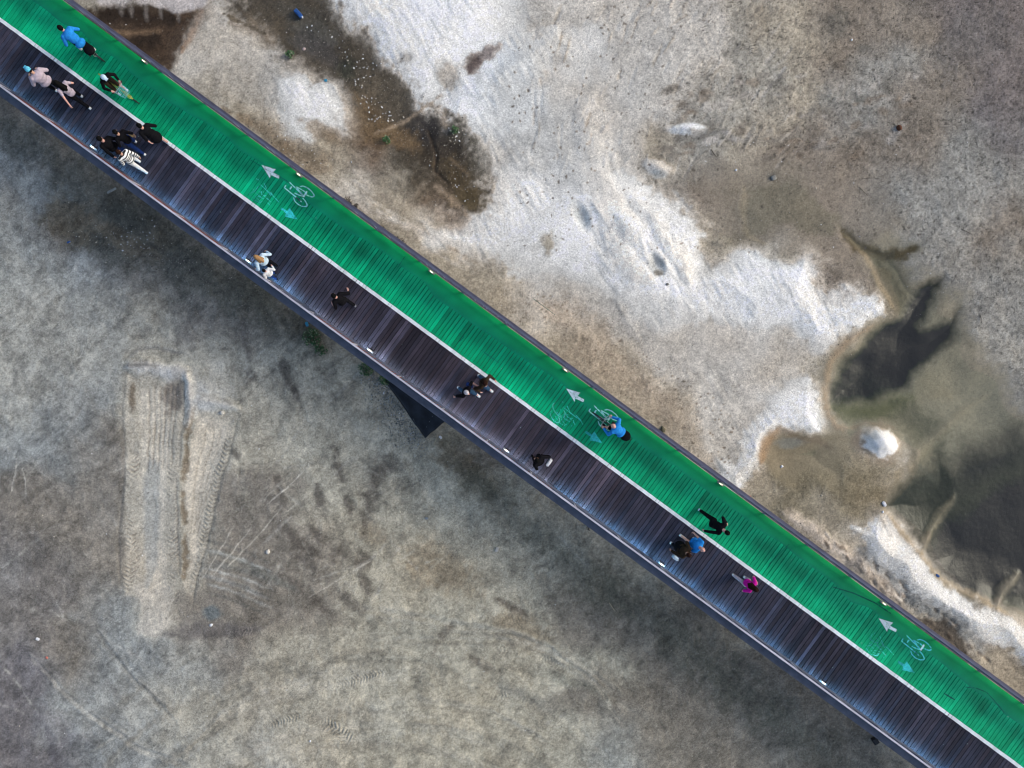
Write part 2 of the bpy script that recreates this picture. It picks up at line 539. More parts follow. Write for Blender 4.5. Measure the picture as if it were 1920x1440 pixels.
poly([(1658, 948), (1700, 885), (1760, 845), (1800, 880), (1850, 850), (2000, 800), (2000, 1160), (1880, 1135), (1800, 1100), (1760, 1080), (1735, 1040), (1700, 1005)], (.016, .023, .014), 18, .97, 8, -.12, rough=.3)
poly([(1745, 1055), (1775, 985), (1850, 940), (1930, 905), (2000, 950), (2000, 1110), (1890, 1125), (1800, 1095)], (.003, .006, .005), 18, 1.0, 8, -.12, rough=.3)
poly([(1790, 860), (1880, 800), (1930, 780), (1930, 860), (1850, 900), (1800, 900)], (.007, .011, .009), 26, .75, 6)
spot(1740, 800, 60, 30, (.05, .06, .04), 35, .6)
stroke([(1798, 930), (1765, 975), (1738, 1015), (1725, 1040)], 6, (.20, .19, .145), 8, .8, 5, .06)
stroke([(1850, 740), (1790, 790), (1740, 835), (1700, 880)], 8, (.22, .21, .165), 10, .75, 7, .06)
stroke([(1700, 820), (1720, 870), (1760, 900)], 7, (.05, .06, .05), 8, .6, 6)
stroke([(1750, 745), (1775, 735), (1795, 748)], 9, (.22, .21, .16), 9, .6, 6)
stroke([(1920, 1080), (1890, 1110), (1870, 1140)], 8, (.25, .235, .20), 8, .7, 6, .1)
# shore rims
stroke([(1640, 612), (1592, 640), (1560, 680), (1549, 730), (1556, 775), (1572, 800), (1600, 805)], 6, (.30, .24, .17), 6, .6, 7, .02)
stroke([(1600, 806), (1640, 795), (1680, 800)], 4, (.28, .23, .17), 4, .7, 4)
stroke([(1585, 432), (1625, 480), (1655, 540), (1678, 578)], 5, (.30, .26, .18), 5, .6, 4)
stroke([(1425, 870), (1432, 835), (1460, 798)], 10, (.30, .22, .14), 8, .8, 6)
stroke([(1460, 798), (1500, 822), (1540, 825), (1570, 845)], 6, (.15, .13, .10), 5, .7, 5)
stroke([(1655, 955), (1695, 1005), (1733, 1052), (1765, 1088), (1850, 1128), (1905, 1165)], 6, (.34, .29, .20), 6, .65, 7, .03)
spot(1480, 830, 28, 9, (.20, .225, .22), 0, .8)
# islet
spot(1645, 828, 42, 40, (.24, .21, .17), 0, .9, .3, .12, .5); spot(1650, 830, 29, 27, 'W', 10, .98, .25, .38, .6); spot(1630, 812, 12, 16, (.35, .37, .36), 40, .6)  # grey at the upper left is the islet's shaded flank, painted in
# bank between pond and bridge, lower right
poly([(1600, 985), (1640, 975), (1690, 1035), (1730, 1060), (1765, 1095), (1850, 1135), (1930, 1200), (1990, 1260), (1930, 1260), (1850, 1200), (1760, 1150), (1680, 1090), (1620, 1040)], 'W', 10, .93, 22, .25)
stroke([(1605, 1030), (1660, 1085), (1730, 1135), (1800, 1180), (1850, 1220)], 17, (.24, .28, .315), 14, .85, 20, -.05)  # blue-grey shade of the ridge's lower-left slope painted into the sand colour
stroke([(1470, 955), (1530, 1000), (1590, 1045), (1640, 1090), (1690, 1130)], 12, (.55, .52, .49), 12, .85, 12, .1)
for k in range(90):
    t = random.random(); x = 1520 + 330 * t; y = 1015 + 225 * t + random.uniform(-40, 40)
    stroke([(x, y), (x + 8, y + 10)], 2.0, random.choice([(.09, .08, .07), (.16, .14, .12), (.52, .52, .52)]), 3, .7, 4, random.choice([-.04, .04]))
poly([(1735, 1165), (1790, 1172), (1830, 1210), (1838, 1240), (1790, 1235), (1745, 1200)], 'K', 10, .85, 14, -.1)
poly([(1590, 1060), (1640, 1080), (1700, 1130), (1720, 1160), (1650, 1130)], (.11, .105, .10), 8, .55, 24)
poly([(1600, 1020), (1560, 1055), (1600, 1080), (1620, 1060)], (.12, .14, .17), 8, .6, 14)
# pale skirt beside upper edge, mid
poly([(1000, 560), (1120, 600), (1300, 800), (1330, 850), (1290, 860), (1180, 760), (1060, 670)], (.36, .325, .28), 26, .55, 30)
for k in range(170):
    x = 960 + random.random() * 420; y = 540 + (x - 960) * .62 + random.uniform(-30, 120)
    spot(x, y, 2.2, 1.6, (.14, .12, .10), 0, .7, .4)

# ---- left side
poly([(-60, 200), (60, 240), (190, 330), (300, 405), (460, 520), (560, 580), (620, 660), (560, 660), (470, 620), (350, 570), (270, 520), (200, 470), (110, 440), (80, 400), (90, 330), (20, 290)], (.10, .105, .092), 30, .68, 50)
for (x, y, rx, ry, c) in [(130, 410, 50, 40, (.16, .13, .09)), (240, 400, 40, 40, (.06, .065, .06)), (330, 480, 60, 30, (.075, .08, .075)), (230, 450, 70, 18, (.19, .16, .12)), (300, 440, 30, 30, (.13, .11, .08)),
                          (190, 300, 30, 16, (.12, .14, .14)), (560, 600, 30, 20, (.06, .06, .05)), (600, 640, 24, 14, (.12, .12, .10)), (450, 620, 14, 30, (.14, .135, .125)), (400, 545, 40, 22, (.12, .12, .105)),
                          (510, 560, 50, 25, (.10, .10, .085)), (650, 740, 18, 28, (.15, .14, .12)), (860, 860, 40, 25, (.13, .095, .06)), (900, 900, 50, 30, (.14, .115, .075)), (845, 820, 22, 18, (.13, .12, .09)),
                          (700, 1000, 30, 16, (.24, .20, .15)), (820, 1060, 70, 40, (.25, .20, .14)), (980, 1180, 60, 30, (.21, .17, .12)), (1100, 1090, 80, 50, (.14, .125, .10))]:
    spot(x, y, rx, ry, c, 30, .6, .6)
stroke([(452, 605), (460, 640), (470, 680)], 7, (.13, .125, .12), 7, .7, 5); stroke([(478, 590), (485, 660)], 4, (.17, .165, .15), 6, .6, 5)
spot(225, 770, 12, 10, (.15, .14, .12), 0, .5)
for (x, y, rx, ry, an) in [(700, 905, 14, 35, 20), (690, 955, 12, 28, 10), (640, 880, 8, 26, -20), (655, 945, 8, 20, -10), (600, 930, 9, 26, -15), (528, 920, 7, 30, -14), (508, 937, 11, 9, 0), (597, 1000, 7, 18, -35),
                          (635, 1040, 26, 20, 0), (690, 1050, 14, 14, 0), (560, 1010, 60, 8, 40), (585, 1060, 40, 14, 40), (580, 1120, 50, 10, 40), (540, 1090, 30, 8, 40), (690, 1100, 10, 22, -20), (660, 1130, 30, 10, 30),
                          (540, 700, 10, 26, -15), (555, 745, 6, 24, -20), (470, 700, 10, 14, 0), (440, 850, 24, 8, 40), (720, 870, 24, 20, 0)]:
    spot(x, y, rx, ry, (.10, .092, .085), an, .78, .6, rag=1.5)
stroke([(380, 1030), (440, 1045), (500, 1075), (560, 1110)], 7, (.12, .13, .125), 7, .65, 5)
stroke([(385, 1055), (450, 1065), (520, 1095)], 5, (.13, .14, .14), 6, .6, 5)
stroke([(375, 1075), (430, 1090), (500, 1120)], 4, (.36, .38, .39), 4, .5, 5)
stroke([(300, 1190), (360, 1182), (430, 1178), (490, 1180)], 12, (.12, .115, .12), 10, .7, 8)
spot(398, 1150, 14, 10, (.11, .14, .16), 0, .8)
stroke([(825, 1200), (840, 1180), (855, 1168)], 8, (.12, .11, .10), 5, .75, 5); stroke([(825, 1200), (812, 1235)], 4, (.17, .15, .13), 5, .6, 5)
stroke([(880, 1230), (905, 1248), (925, 1256)], 8, (.12, .11, .10), 6, .75, 6)
stroke([(925, 1120), (950, 1135), (990, 1160)], 5, (.13, .115, .10), 5, .75, 5)
stroke([(930, 1290), (980, 1300), (1030, 1330)], 10, (.16, .165, .16), 10, .6, 12)
stroke([(1010, 1250), (1060, 1275), (1130, 1300), (1150, 1340)], 8, (.14, .145, .13), 9, .6, 8)
stroke([(85, 1350), (100, 1400), (108, 1450)], 6, (.10, .10, .12), 7, .6, 5)
stroke([(180, 1240), (210, 1290), (240, 1330)], 5, (.14, .145, .15), 6, .5, 5)
poly([(-60, 900), (60, 1000), (150, 1100), (90, 1200), (-60, 1200)], (.145, .14, .145), 40, .5, 40)
for (x, y, rx, ry) in [(1000, 1000, 60, 26), (1100, 1080, 90, 34), (1210, 1150, 90, 40), (1300, 1230, 90, 40), (1400, 1310, 90, 40), (1500, 1390, 90, 40), (900, 910, 60, 24), (330, 440, 60, 26), (450, 540, 70, 26)]:  # bridge shade along its lower side, painted into the soil as dark blotches
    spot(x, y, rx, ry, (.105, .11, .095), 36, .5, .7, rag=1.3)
# graded lanes with tyre treads
LANE = (.50, .47, .41)
poly([(238, 700), (343, 708), (340, 850), (334, 1000), (330, 1120), (232, 1120), (235, 1000), (233, 850)], (.40, .38, .335), 4, .85, 4, -.05, crisp=True)
poly([(368, 770), (446, 782), (414, 900), (386, 1050), (360, 1125), (346, 1100), (348, 1000), (346, 900)], (.40, .38, .335), 4, .85, 4, -.05, crisp=True)
poly([(262, 730), (322, 730), (318, 860), (305, 1000), (316, 1120), (268, 1120), (266, 1000), (264, 860)], LANE, 4, .9, 3, -.03, crisp=True)
poly([(372, 780), (432, 792), (400, 900), (370, 1040), (356, 1080), (358, 1000), (346, 910), (356, 850)], LANE, 4, .9, 3, -.03, crisp=True)
poly([(272, 860), (300, 870), (292, 1060), (270, 1120), (266, 1000)], (.27, .29, .30), 6, .7, 6, crisp=True)
poly([(245, 1110), (325, 1110), (325, 1170), (300, 1200), (262, 1195)], (.41, .395, .365), 8, .85, 12)
for x in (276, 286, 296, 305, 314, 322):
    stroke([(x + 6, 722), (x + 3, 800), (x, 880)], 1.2, (.20, .17, .14), 2, .55, 2, -.02)
for x in (0, 16, 30, 44):
    stroke([(385 + x, 800), (368 + x * .7, 900), (358 + x * .3, 1000)], 1.0, (.21, .18, .15), 2, .45, 2)
spot(250, 740, 6, 24, (.14, .11, .08), 0, .8); spot(322, 745, 16, 26, (.15, .13, .115), 0, .75); spot(335, 730, 8, 30, (.10, .10, .10), 0, .7)
for (a_, b_) in [((357, 760), (352, 830)), ((351, 835), (347, 905)), ((346, 925), (349, 985)), ((350, 1000), (347, 1085))]:
    stroke([a_, ((a_[0] + b_[0]) / 2 + random.uniform(-3, 3), (a_[1] + b_[1]) / 2), b_], random.uniform(4, 7), (.15, .115, .075), 4, .75, 9, -.02)
for q in range(7):
    y_ = 1010 + q * 17
    stroke([(378 + q * 2, y_), (440, y_ + 16), (510, y_ + 42)], 2.2, (.40, .42, .42) if q % 2 else (.11, .115, .115), 3.5, .6, 4)
stroke([(240, 690), (290, 694), (340, 704), (352, 718)], 12, (.43, .43, .43), 8, .85, 10, .12)
stroke([(350, 700), (356, 760), (352, 800)], 6, (.42, .41, .40), 6, .8, 6, .1)
stroke([(362, 750), (400, 755), (450, 768)], 7, (.43, .43, .42), 6, .85, 7, .1)
stroke([(240, 672), (252, 660), (290, 655), (345, 662)], 4, (.16, .16, .155), 4, .75, 4, -.03)
stroke([(242, 688), (295, 690)], 3, (.13, .13, .13), 4, .7, 4)
stroke([(236, 700), (231, 780), (232, 880), (222, 1010), (226, 1100)], 2.2, (.10, .10, .10), 2.5, .45, 2, -.02)
stroke([(343, 710), (341, 800), (338, 880)], 2.5, (.11, .11, .11), 2.5, .45, 2, -.02)
stroke([(334, 900), (334, 1000), (338, 1090)], 2.2, (.10, .10, .10), 2.5, .45, 2, -.02)
stroke([(447, 782), (420, 880), (396, 990), (372, 1080), (362, 1135)], 2.2, (.10, .105, .10), 2.5, .55, 2, -.02)
stroke([(362, 738), (400, 745), (440, 760)], 2.5, (.12, .12, .12), 3, .45, 3)


def tread(pts, w, pitch, c1, c2, k=.8, dh=.05, skew=.6):
    k *= .55; dh *= .4
    sl = win(pts, w + 10)
    x, y = PXc[sl] + W1[sl] * 6, PYc[sl] + W2[sl] * 6
    d, al, tot = pdist(x, y, pts)
    m = (1 - sst(w - 2, w + 2.5, d + N8[sl] * 6)) * np.clip(np.minimum(al, tot - al) / 20, 0, 1)
    ph = np.sin((al + d * skew + N25[sl] * 6) * 2 * math.pi / pitch)
    brk = sst(-.12, .14, N25[sl] + .02) * (.6 + 1.2 * vnoise(PXc[sl] / 3, PYc[sl] / 3, 55))
    mix(sl, m * k * brk * np.clip(ph, 0, 1), c1)
    mix(sl, m * k * brk * np.clip(-ph, 0, 1), c2)
    H[sl] += m * ph * dh * brk


tread([(250, 840), (250, 950), (243, 1060), (240, 1120)], 9, 8, (.36, .35, .32), (.15, .14, .13))
tread([(327, 840), (322, 940), (324, 1040), (330, 1130)], 9, 8, (.36, .35, .32), (.15, .14, .13))
tread([(432, 810), (408, 900), (384, 1000), (362, 1110)], 7, 8, (.35, .35, .32), (.15, .15, .14))
tread([(350, 1140), (390, 1152)], 7, 6, (.32, .31, .29), (.14, .13, .13))
tread([(395, 1170), (440, 1180), (485, 1180)], 9, 6, (.32, .31, .31), (.12, .12, .13))
tread([(870, 1150), (940, 1165), (1000, 1170)], 8, 6, (.30, .26, .20), (.18, .15, .12), .6)
tread([(930, 1218), (980, 1228), (1030, 1240), (1080, 1262)], 9, 6, (.38, .36, .31), (.19, .18, .16), .8)
tread([(620, 1290), (700, 1265), (800, 1255)], 7, 6, (.36, .36, .33), (.20, .20, .18), .5)
tread([(480, 1370), (560, 1340), (600, 1335)], 7, 6, (.36, .36, .33), (.18, .18, .15), .6)
tread([(600, 1350), (640, 1370), (660, 1400)], 12, 7, (.34, .34, .31), (.16, .15, .13), .7)
tread([(920, 1300), (960, 1305), (1000, 1310)], 7, 6, (.34, .34, .32), (.16, .16, .15), .6)
tread([(600, 1240), (640, 1238), (690, 1230)], 7, 6, (.34, .34, .31), (.18, .18, .16), .5)
# sweeping wheel arcs
ARCS = [[(680, 1140), (800, 1160), (920, 1182), (1030, 1215), (1110, 1275), (1160, 1350)], [(700, 1200), (850, 1196), (960, 1200), (1080, 1240), (1150, 1300)],
        [(380, 1350), (480, 1290), (600, 1250), (740, 1225)], [(330, 1430), (420, 1350), (520, 1300), (660, 1270), (800, 1262)], [(640, 1330), (780, 1310), (920, 1330), (1020, 1390)],
        [(520, 1440), (640, 1380), (780, 1360), (900, 1380)], [(60, 1240), (160, 1330), (260, 1400), (360, 1440)], [(180, 1180), (250, 1270), (330, 1350)]]
for a in ARCS:
    for off in (-9, 0, 9):
        stroke([(x + off * .3, y + off) for x, y in a], 2.2, random.choice([(.40, .39, .36), (.16, .155, .14), (.36, .36, .34)]), 4, .42, 7, random.choice([-.02, .02]))
for k in range(34):
    rr = random.uniform(430, 760); a0 = random.uniform(-150, -60); a1 = a0 + random.uniform(14, 50)
    stroke([(700 + rr * 1.05 * math.cos(R(a0 + (a1 - a0) * q / 6)), 1860 + rr * math.sin(R(a0 + (a1 - a0) * q / 6))) for q in range(7)], random.uniform(1.5, 7), random.choice([(.40, .39, .35), (.17, .165, .145), (.36, .35, .32), (.20, .19, .165)]), 6, random.uniform(.25, .5), 9, random.choice([-.02, .02]))
for k in range(46):
    x = random.uniform(420, 800); y = random.uniform(560, 1120); L = random.uniform(40, 150); an = 62 + (x - 420) * .03 + random.gauss(0, 8)
    stroke([(x, y), (x + math.cos(R(an)) * L * .5, y + math.sin(R(an)) * L * .5), (x + math.cos(R(an + 6)) * L, y + math.sin(R(an + 6)) * L)], random.uniform(1, 4), random.choice([(.38, .37, .33), (.17, .165, .145)]), 6, .35, 9)
for k in range(130):
    cx, cy = random.choice([(random.uniform(380, 1050), random.uniform(860, 1440)), (random.uniform(-20, 230), random.uniform(480, 1440)), (random.uniform(420, 800), random.uniform(700, 1150))])
    an = random.gauss(-38, 16) if random.random() < .7 else random.gauss(40, 14); L = random.uniform(25, 110); dx, dy = math.cos(R(an)) * L, math.sin(R(an)) * L
    stroke([(cx, cy), (cx + dx * .5 + random.uniform(-4, 4), cy + dy * .5), (cx + dx, cy + dy)], random.uniform(.5, 1.7), random.choice([(.42, .42, .39), (.37, .37, .36), (.12, .115, .105)]), 2.5, random.uniform(.2, .55), 5)
for (a, b) in [((440, 985), (380, 1085)), ((470, 990), (400, 1080)), ((530, 950), (430, 1060)), ((580, 870), (500, 950)), ((700, 1050), (580, 1120)), ((30, 860), (22, 925)), ((42, 880), (52, 935))]:
    stroke([a, ((a[0] + b[0]) / 2 + 3, (a[1] + b[1]) / 2), b], .9, (.46, .45, .42), 1.6, .75, 1.5)
# sheep-path like ridges in the upper middle, steep direction
for k in range(120):
    x = random.uniform(1000, 1500); y = random.uniform(-10, 300)
    an = 78 - (x - 1000) * .06 + random.gauss(0, 8); L = random.uniform(14, 50)
    stroke([(x, y), (x - math.cos(R(an)) * L, y + math.sin(R(an)) * L)], random.uniform(.8, 2.5), random.choice([(.60, .61, .60), (.19, .18, .16), (.22, .21, .2), (.5, .5, .5)]), 3, .4, 5, random.choice([-.02, .02]))

for k in range(420):
    x = random.uniform(950, 1920); y = random.uniform(0, 480)
    spot(x, y, random.uniform(1.2, 3.4), random.uniform(1.0, 2.2), (.09, .085, .08), random.uniform(0, 180), .75, .4)
for k in range(90):
    x = random.uniform(1240, 1720); y = random.uniform(140, 300)
    spot(x, y, random.uniform(6, 18), random.uniform(3, 8), random.choice([(.13, .125, .12), (.38, .385, .39), (.2, .17, .14)]), random.uniform(-50, 10), .5, .6, rag=1.5)
# ---- overall grain
lum = C.mean(axis=2)
F4 = fbm(PXc / 15 + W1 * 2, PYc / 15 + W2 * 2, 191, 4, .6) - .5
A1 = fbm((PXc * .8 + PYc * .6) / 60, (-PXc * .6 + PYc * .8) / 9, 91, 4) - .5      # streaks down-right
A2 = fbm((PXc * .8 - PYc * .6) / 70, (PXc * .6 + PYc * .8) / 10, 101, 4) - .5     # streaks up-right
F1 = fbm(PXc / 5, PYc / 5, 111, 3, .65) - .5
F2 = fbm(PXc / 2.3, PYc / 2.3, 121, 2, .7) - .5
F3 = fbm(PXc / 34, PYc / 34, 131, 5, .62) - .5
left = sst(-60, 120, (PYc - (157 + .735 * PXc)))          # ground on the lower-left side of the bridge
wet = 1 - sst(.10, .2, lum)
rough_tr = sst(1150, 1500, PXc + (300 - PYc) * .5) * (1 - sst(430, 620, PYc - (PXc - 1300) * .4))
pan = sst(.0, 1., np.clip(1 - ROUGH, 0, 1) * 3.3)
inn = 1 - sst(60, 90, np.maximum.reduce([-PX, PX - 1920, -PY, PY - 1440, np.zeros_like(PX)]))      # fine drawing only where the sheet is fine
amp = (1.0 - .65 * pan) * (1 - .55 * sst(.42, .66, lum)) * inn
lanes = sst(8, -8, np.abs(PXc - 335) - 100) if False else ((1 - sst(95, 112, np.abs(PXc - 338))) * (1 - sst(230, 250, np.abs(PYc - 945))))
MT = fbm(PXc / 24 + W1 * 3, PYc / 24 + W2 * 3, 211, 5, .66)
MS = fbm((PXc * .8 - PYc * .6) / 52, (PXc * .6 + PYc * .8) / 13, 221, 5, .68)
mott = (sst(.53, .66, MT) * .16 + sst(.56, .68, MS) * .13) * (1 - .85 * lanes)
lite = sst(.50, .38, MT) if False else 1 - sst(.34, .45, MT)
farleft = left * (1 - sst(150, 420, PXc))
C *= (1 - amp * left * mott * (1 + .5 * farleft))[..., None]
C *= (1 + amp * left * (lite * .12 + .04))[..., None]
mott2 = sst(.55, .66, MT) * (1 - left)
C *= (1 - amp * mott2 * .16)[..., None]
g = 1 + amp * (left * (1 - .6 * lanes) * (A2 * .30 + F3 * .62 + F4 * .8) + (1 - left) * (A1 * .28 + F3 * .6 + F4 * .5) + F1 * (.70 + .5 * rough_tr) + F2 * .5)
C *= np.clip(g, .35, 1.9)[..., None]
# dark crumbs and pale crumbs
S1 = vnoise(PXc / 3.1, PYc / 3.1, 141); S2 = vnoise(PXc / 2.2 + 40, PYc / 2.2, 151)
crumb = sst(.80, .93, S1) * amp * (.35 + .75 * rough_tr + .25 * (1 - left) * sst(-.1, .15, N25))
C *= (1 - np.clip(crumb, 0, 1) * .6)[..., None]
C += (sst(.93, .99, S2) * amp * .12)[..., None]
# slight hue drift: cooler and warmer patches of soil
hue = (fbm(PXc / 120, PYc / 120, 161, 3) - .5)
C[..., 0] *= 1 + hue * .09 - left * .015; C[..., 2] *= 1 - hue * .10
coolL = left * (1 - sst(300, 900, PXc))
C[..., 2] *= 1 + coolL * .07; C[..., 0] *= 1 - coolL * .02
warm = sst(.62, .35, lum) if False else 1 - sst(.38, .62, lum)
C *= np.stack([1.05 + .10 * warm, 1.04 + .05 * warm, 1.0 - .06 * warm], axis=-1)
C *= 1 + (left * .07)[..., None]
rgt = (1 - left)[..., None]; brt = sst(.42, .62, lum)[..., None]
C = C * (1 + rgt * (1 - brt) * (np.array([1.03, .985, .985]) - 1)) * (1 + brt * (np.array([1.01, 1.0, .985]) - 1))
C = np.clip(C, .012, .86)
bri = 1 - .7 * sst(.35, .55, lum)
H += amp * bri * ((fbm(PXc / 30, PYc / 30, 171, 4) - .5) * .07 + F1 * .024 + F2 * .010)
H += (fbm((PXc * .5 + PYc * .86) / 26, (PXc * .86 - PYc * .5) / 8, 181, 3) - .5) * .045 * sst(.38, .55, lum) * sst(.4, .65, fbm(PXc / 90, PYc / 90, 201, 2))
edge_far = sst(300, 900, np.maximum.reduce([-PX, PX - 1920, -PY, PY - 1440, np.zeros_like(PX)]))
H = H * (1 - edge_far)

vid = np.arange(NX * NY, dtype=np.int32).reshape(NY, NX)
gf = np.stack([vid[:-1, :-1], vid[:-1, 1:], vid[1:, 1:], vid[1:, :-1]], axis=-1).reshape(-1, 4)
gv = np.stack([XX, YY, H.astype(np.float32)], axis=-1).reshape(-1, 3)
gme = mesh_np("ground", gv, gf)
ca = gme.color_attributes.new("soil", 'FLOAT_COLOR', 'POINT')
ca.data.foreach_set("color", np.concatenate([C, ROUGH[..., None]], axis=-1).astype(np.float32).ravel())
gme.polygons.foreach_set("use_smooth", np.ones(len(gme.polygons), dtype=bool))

gm = bpy.data.materials.new("sandy_soil"); gm.use_nodes = True
nt = gm.node_tree; pb = nt.nodes["Principled BSDF"]
at = nt.nodes.new("ShaderNodeAttribute"); at.attribute_name = "soil"
tc = nt.nodes.new("ShaderNodeTexCoord")
n1 = nt.nodes.new("ShaderNodeTexNoise"); n1.inputs["Scale"].default_value = 14; n1.inputs["Detail"].default_value = 6; n1.inputs["Roughness"].default_value = .7
nt.links.new(tc.outputs["Object"], n1.inputs["Vector"])
def gmath(op, a, b=None):
    m_ = nt.nodes.new("ShaderNodeMath"); m_.operation = op
    for k_, q_ in enumerate((a, b)):
        if q_ is None: continue
        if isinstance(q_, (int, float)): m_.inputs[k_].default_value = q_
        else: nt.links.new(q_, m_.inputs[k_])
    return m_.outputs[0]


n2 = nt.nodes.new("ShaderNodeTexNoise"); n2.inputs["Scale"].default_value = 34; n2.inputs["Detail"].default_value = 3; n2.inputs["Roughness"].default_value = .7
nt.links.new(tc.outputs["Object"], n2.inputs["Vector"])
n3 = nt.nodes.new("ShaderNodeTexNoise"); n3.inputs["Scale"].default_value = .35; n3.inputs["Detail"].default_value = 9; n3.inputs["Roughness"].default_value = .62
nt.links.new(tc.outputs["Object"], n3.inputs["Vector"])
gsum = gmath('ADD', gmath('MULTIPLY', gmath('SUBTRACT', n3.outputs["Fac"], .5), .9), gmath('ADD', gmath('MULTIPLY', gmath('SUBTRACT', n1.outputs["Fac"], .5), 2.0), gmath('MULTIPLY', gmath('SUBTRACT', n2.outputs["Fac"], .5), 2.3)))
gfac = gmath('MAXIMUM', gmath('ADD', 1.0, gmath('MULTIPLY', gsum, gmath('SUBTRACT', at.outputs["Alpha"], .15))), .3)
vs_ = nt.nodes.new("ShaderNodeVectorMath"); vs_.operation = 'SCALE'
nt.links.new(at.outputs["Color"], vs_.inputs[0]); nt.links.new(gfac, vs_.inputs["Scale"])
nt.links.new(vs_.outputs[0], pb.inputs["Base Color"])
nt.links.new(at.outputs["Alpha"], pb.inputs["Roughness"])
pb.inputs["Specular IOR Level"].default_value = .25
bp = nt.nodes.new("ShaderNodeBump"); bp.inputs["Strength"].default_value = .4; bp.inputs["Distance"].default_value = .02
nt.links.new(n1.outputs["Fac"], bp.inputs["Height"]); nt.links.new(bp.outputs[0], pb.inputs["Normal"])
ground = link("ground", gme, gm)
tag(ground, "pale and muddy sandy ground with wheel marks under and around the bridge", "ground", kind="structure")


def gz(px, py):
    """height of the ground under a drawing point"""
    i = int(np.clip(np.searchsorted(GY, (720 - py) / GS), 0, NY - 1)); j = int(np.clip(np.searchsorted(GX, (px - 960) / GS), 0, NX - 1))
    return float(H[i, j])


# ---- pond water: one sheet lying in the hollow
WL = -0.13
wb = [(1400, 400), (2100, 400), (2150, 1260), (1900, 1230), (1600, 960), (1380, 940), (1380, 780), (1540, 600)]
wm = bpy.data.meshes.new("water")
wm.from_pydata([tuple(G(x, y, WL)) for x, y in wb], [], [list(range(len(wb)))[::-1]])
wmt = bpy.data.materials.new("pond_water"); wmt.use_nodes = True
nt = wmt.node_tree; nt.nodes.clear()
out = nt.nodes.new("ShaderNodeOutputMaterial"); tr = nt.nodes.new("ShaderNodeBsdfTransparent"); tr.inputs[0].default_value = (.94, .96, .93, 1)
gl = nt.nodes.new("ShaderNodeBsdfGlossy"); gl.inputs["Roughness"].default_value = .06
gm_ = nt.nodes.new("ShaderNodeNewGeometry"); dt = nt.nodes.new("ShaderNodeVectorMath"); dt.operation = 'DOT_PRODUCT'
nt.links.new(gm_.outputs["Incoming"], dt.inputs[0]); nt.links.new(gm_.outputs["Normal"], dt.inputs[1])


def wmath(op, a, b=None):
    m_ = nt.nodes.new("ShaderNodeMath"); m_.operation = op
    for k_, q_ in enumerate((a, b)):
        if q_ is None: continue
        if isinstance(q_, (int, float)): m_.inputs[k_].default_value = q_
        else: nt.links.new(q_, m_.inputs[k_])
    return m_.outputs[0]


frf = wmath('ADD', wmath('MULTIPLY', wmath('POWER', wmath('SUBTRACT', 1.0, wmath('ABSOLUTE', dt.outputs["Value"])), 5.0), .95), .025)
nz = nt.nodes.new("ShaderNodeTexNoise"); nz.inputs["Scale"].default_value = 9; nz.inputs["Detail"].default_value = 4
bpw = nt.nodes.new("ShaderNodeBump"); bpw.inputs["Strength"].default_value = .12; bpw.inputs["Distance"].default_value = .01
tcw = nt.nodes.new("ShaderNodeTexCoord"); nt.links.new(tcw.outputs["Object"], nz.inputs["Vector"])
nt.links.new(nz.outputs["Fac"], bpw.inputs["Height"]); nt.links.new(bpw.outputs[0], gl.inputs["Normal"])
mxs = nt.nodes.new("ShaderNodeMixShader"); nt.links.new(frf, mxs.inputs[0])
nt.links.new(tr.outputs[0], mxs.inputs[1]); nt.links.new(gl.outputs[0], mxs.inputs[2]); nt.links.new(mxs.outputs[0], out.inputs[0])
water = link("water", wm, wmt)
tag(water, "shallow murky pond water in the sandy hollow", "water", kind="structure")

# ================================================================== BRIDGE
BA = math.atan(0.733)
UX, UY = math.cos(BA), -math.sin(BA)
VX, VY = math.sin(BA), math.cos(BA)


def SV(px, py, z=0.0):
    """deck drawing point -> bridge coordinates (along, across)"""
    x, y = (px - 960) / DS, (720 - py) / DS
    return (x * UX + y * UY, x * VX + y * VY, z)


S0, S1 = -38.0, 38.0
bridge = empty("bridge", (0, 0, DECK), -BA, "long straight timber bridge with a dark plank footway and a green painted cycle lane", "bridge")


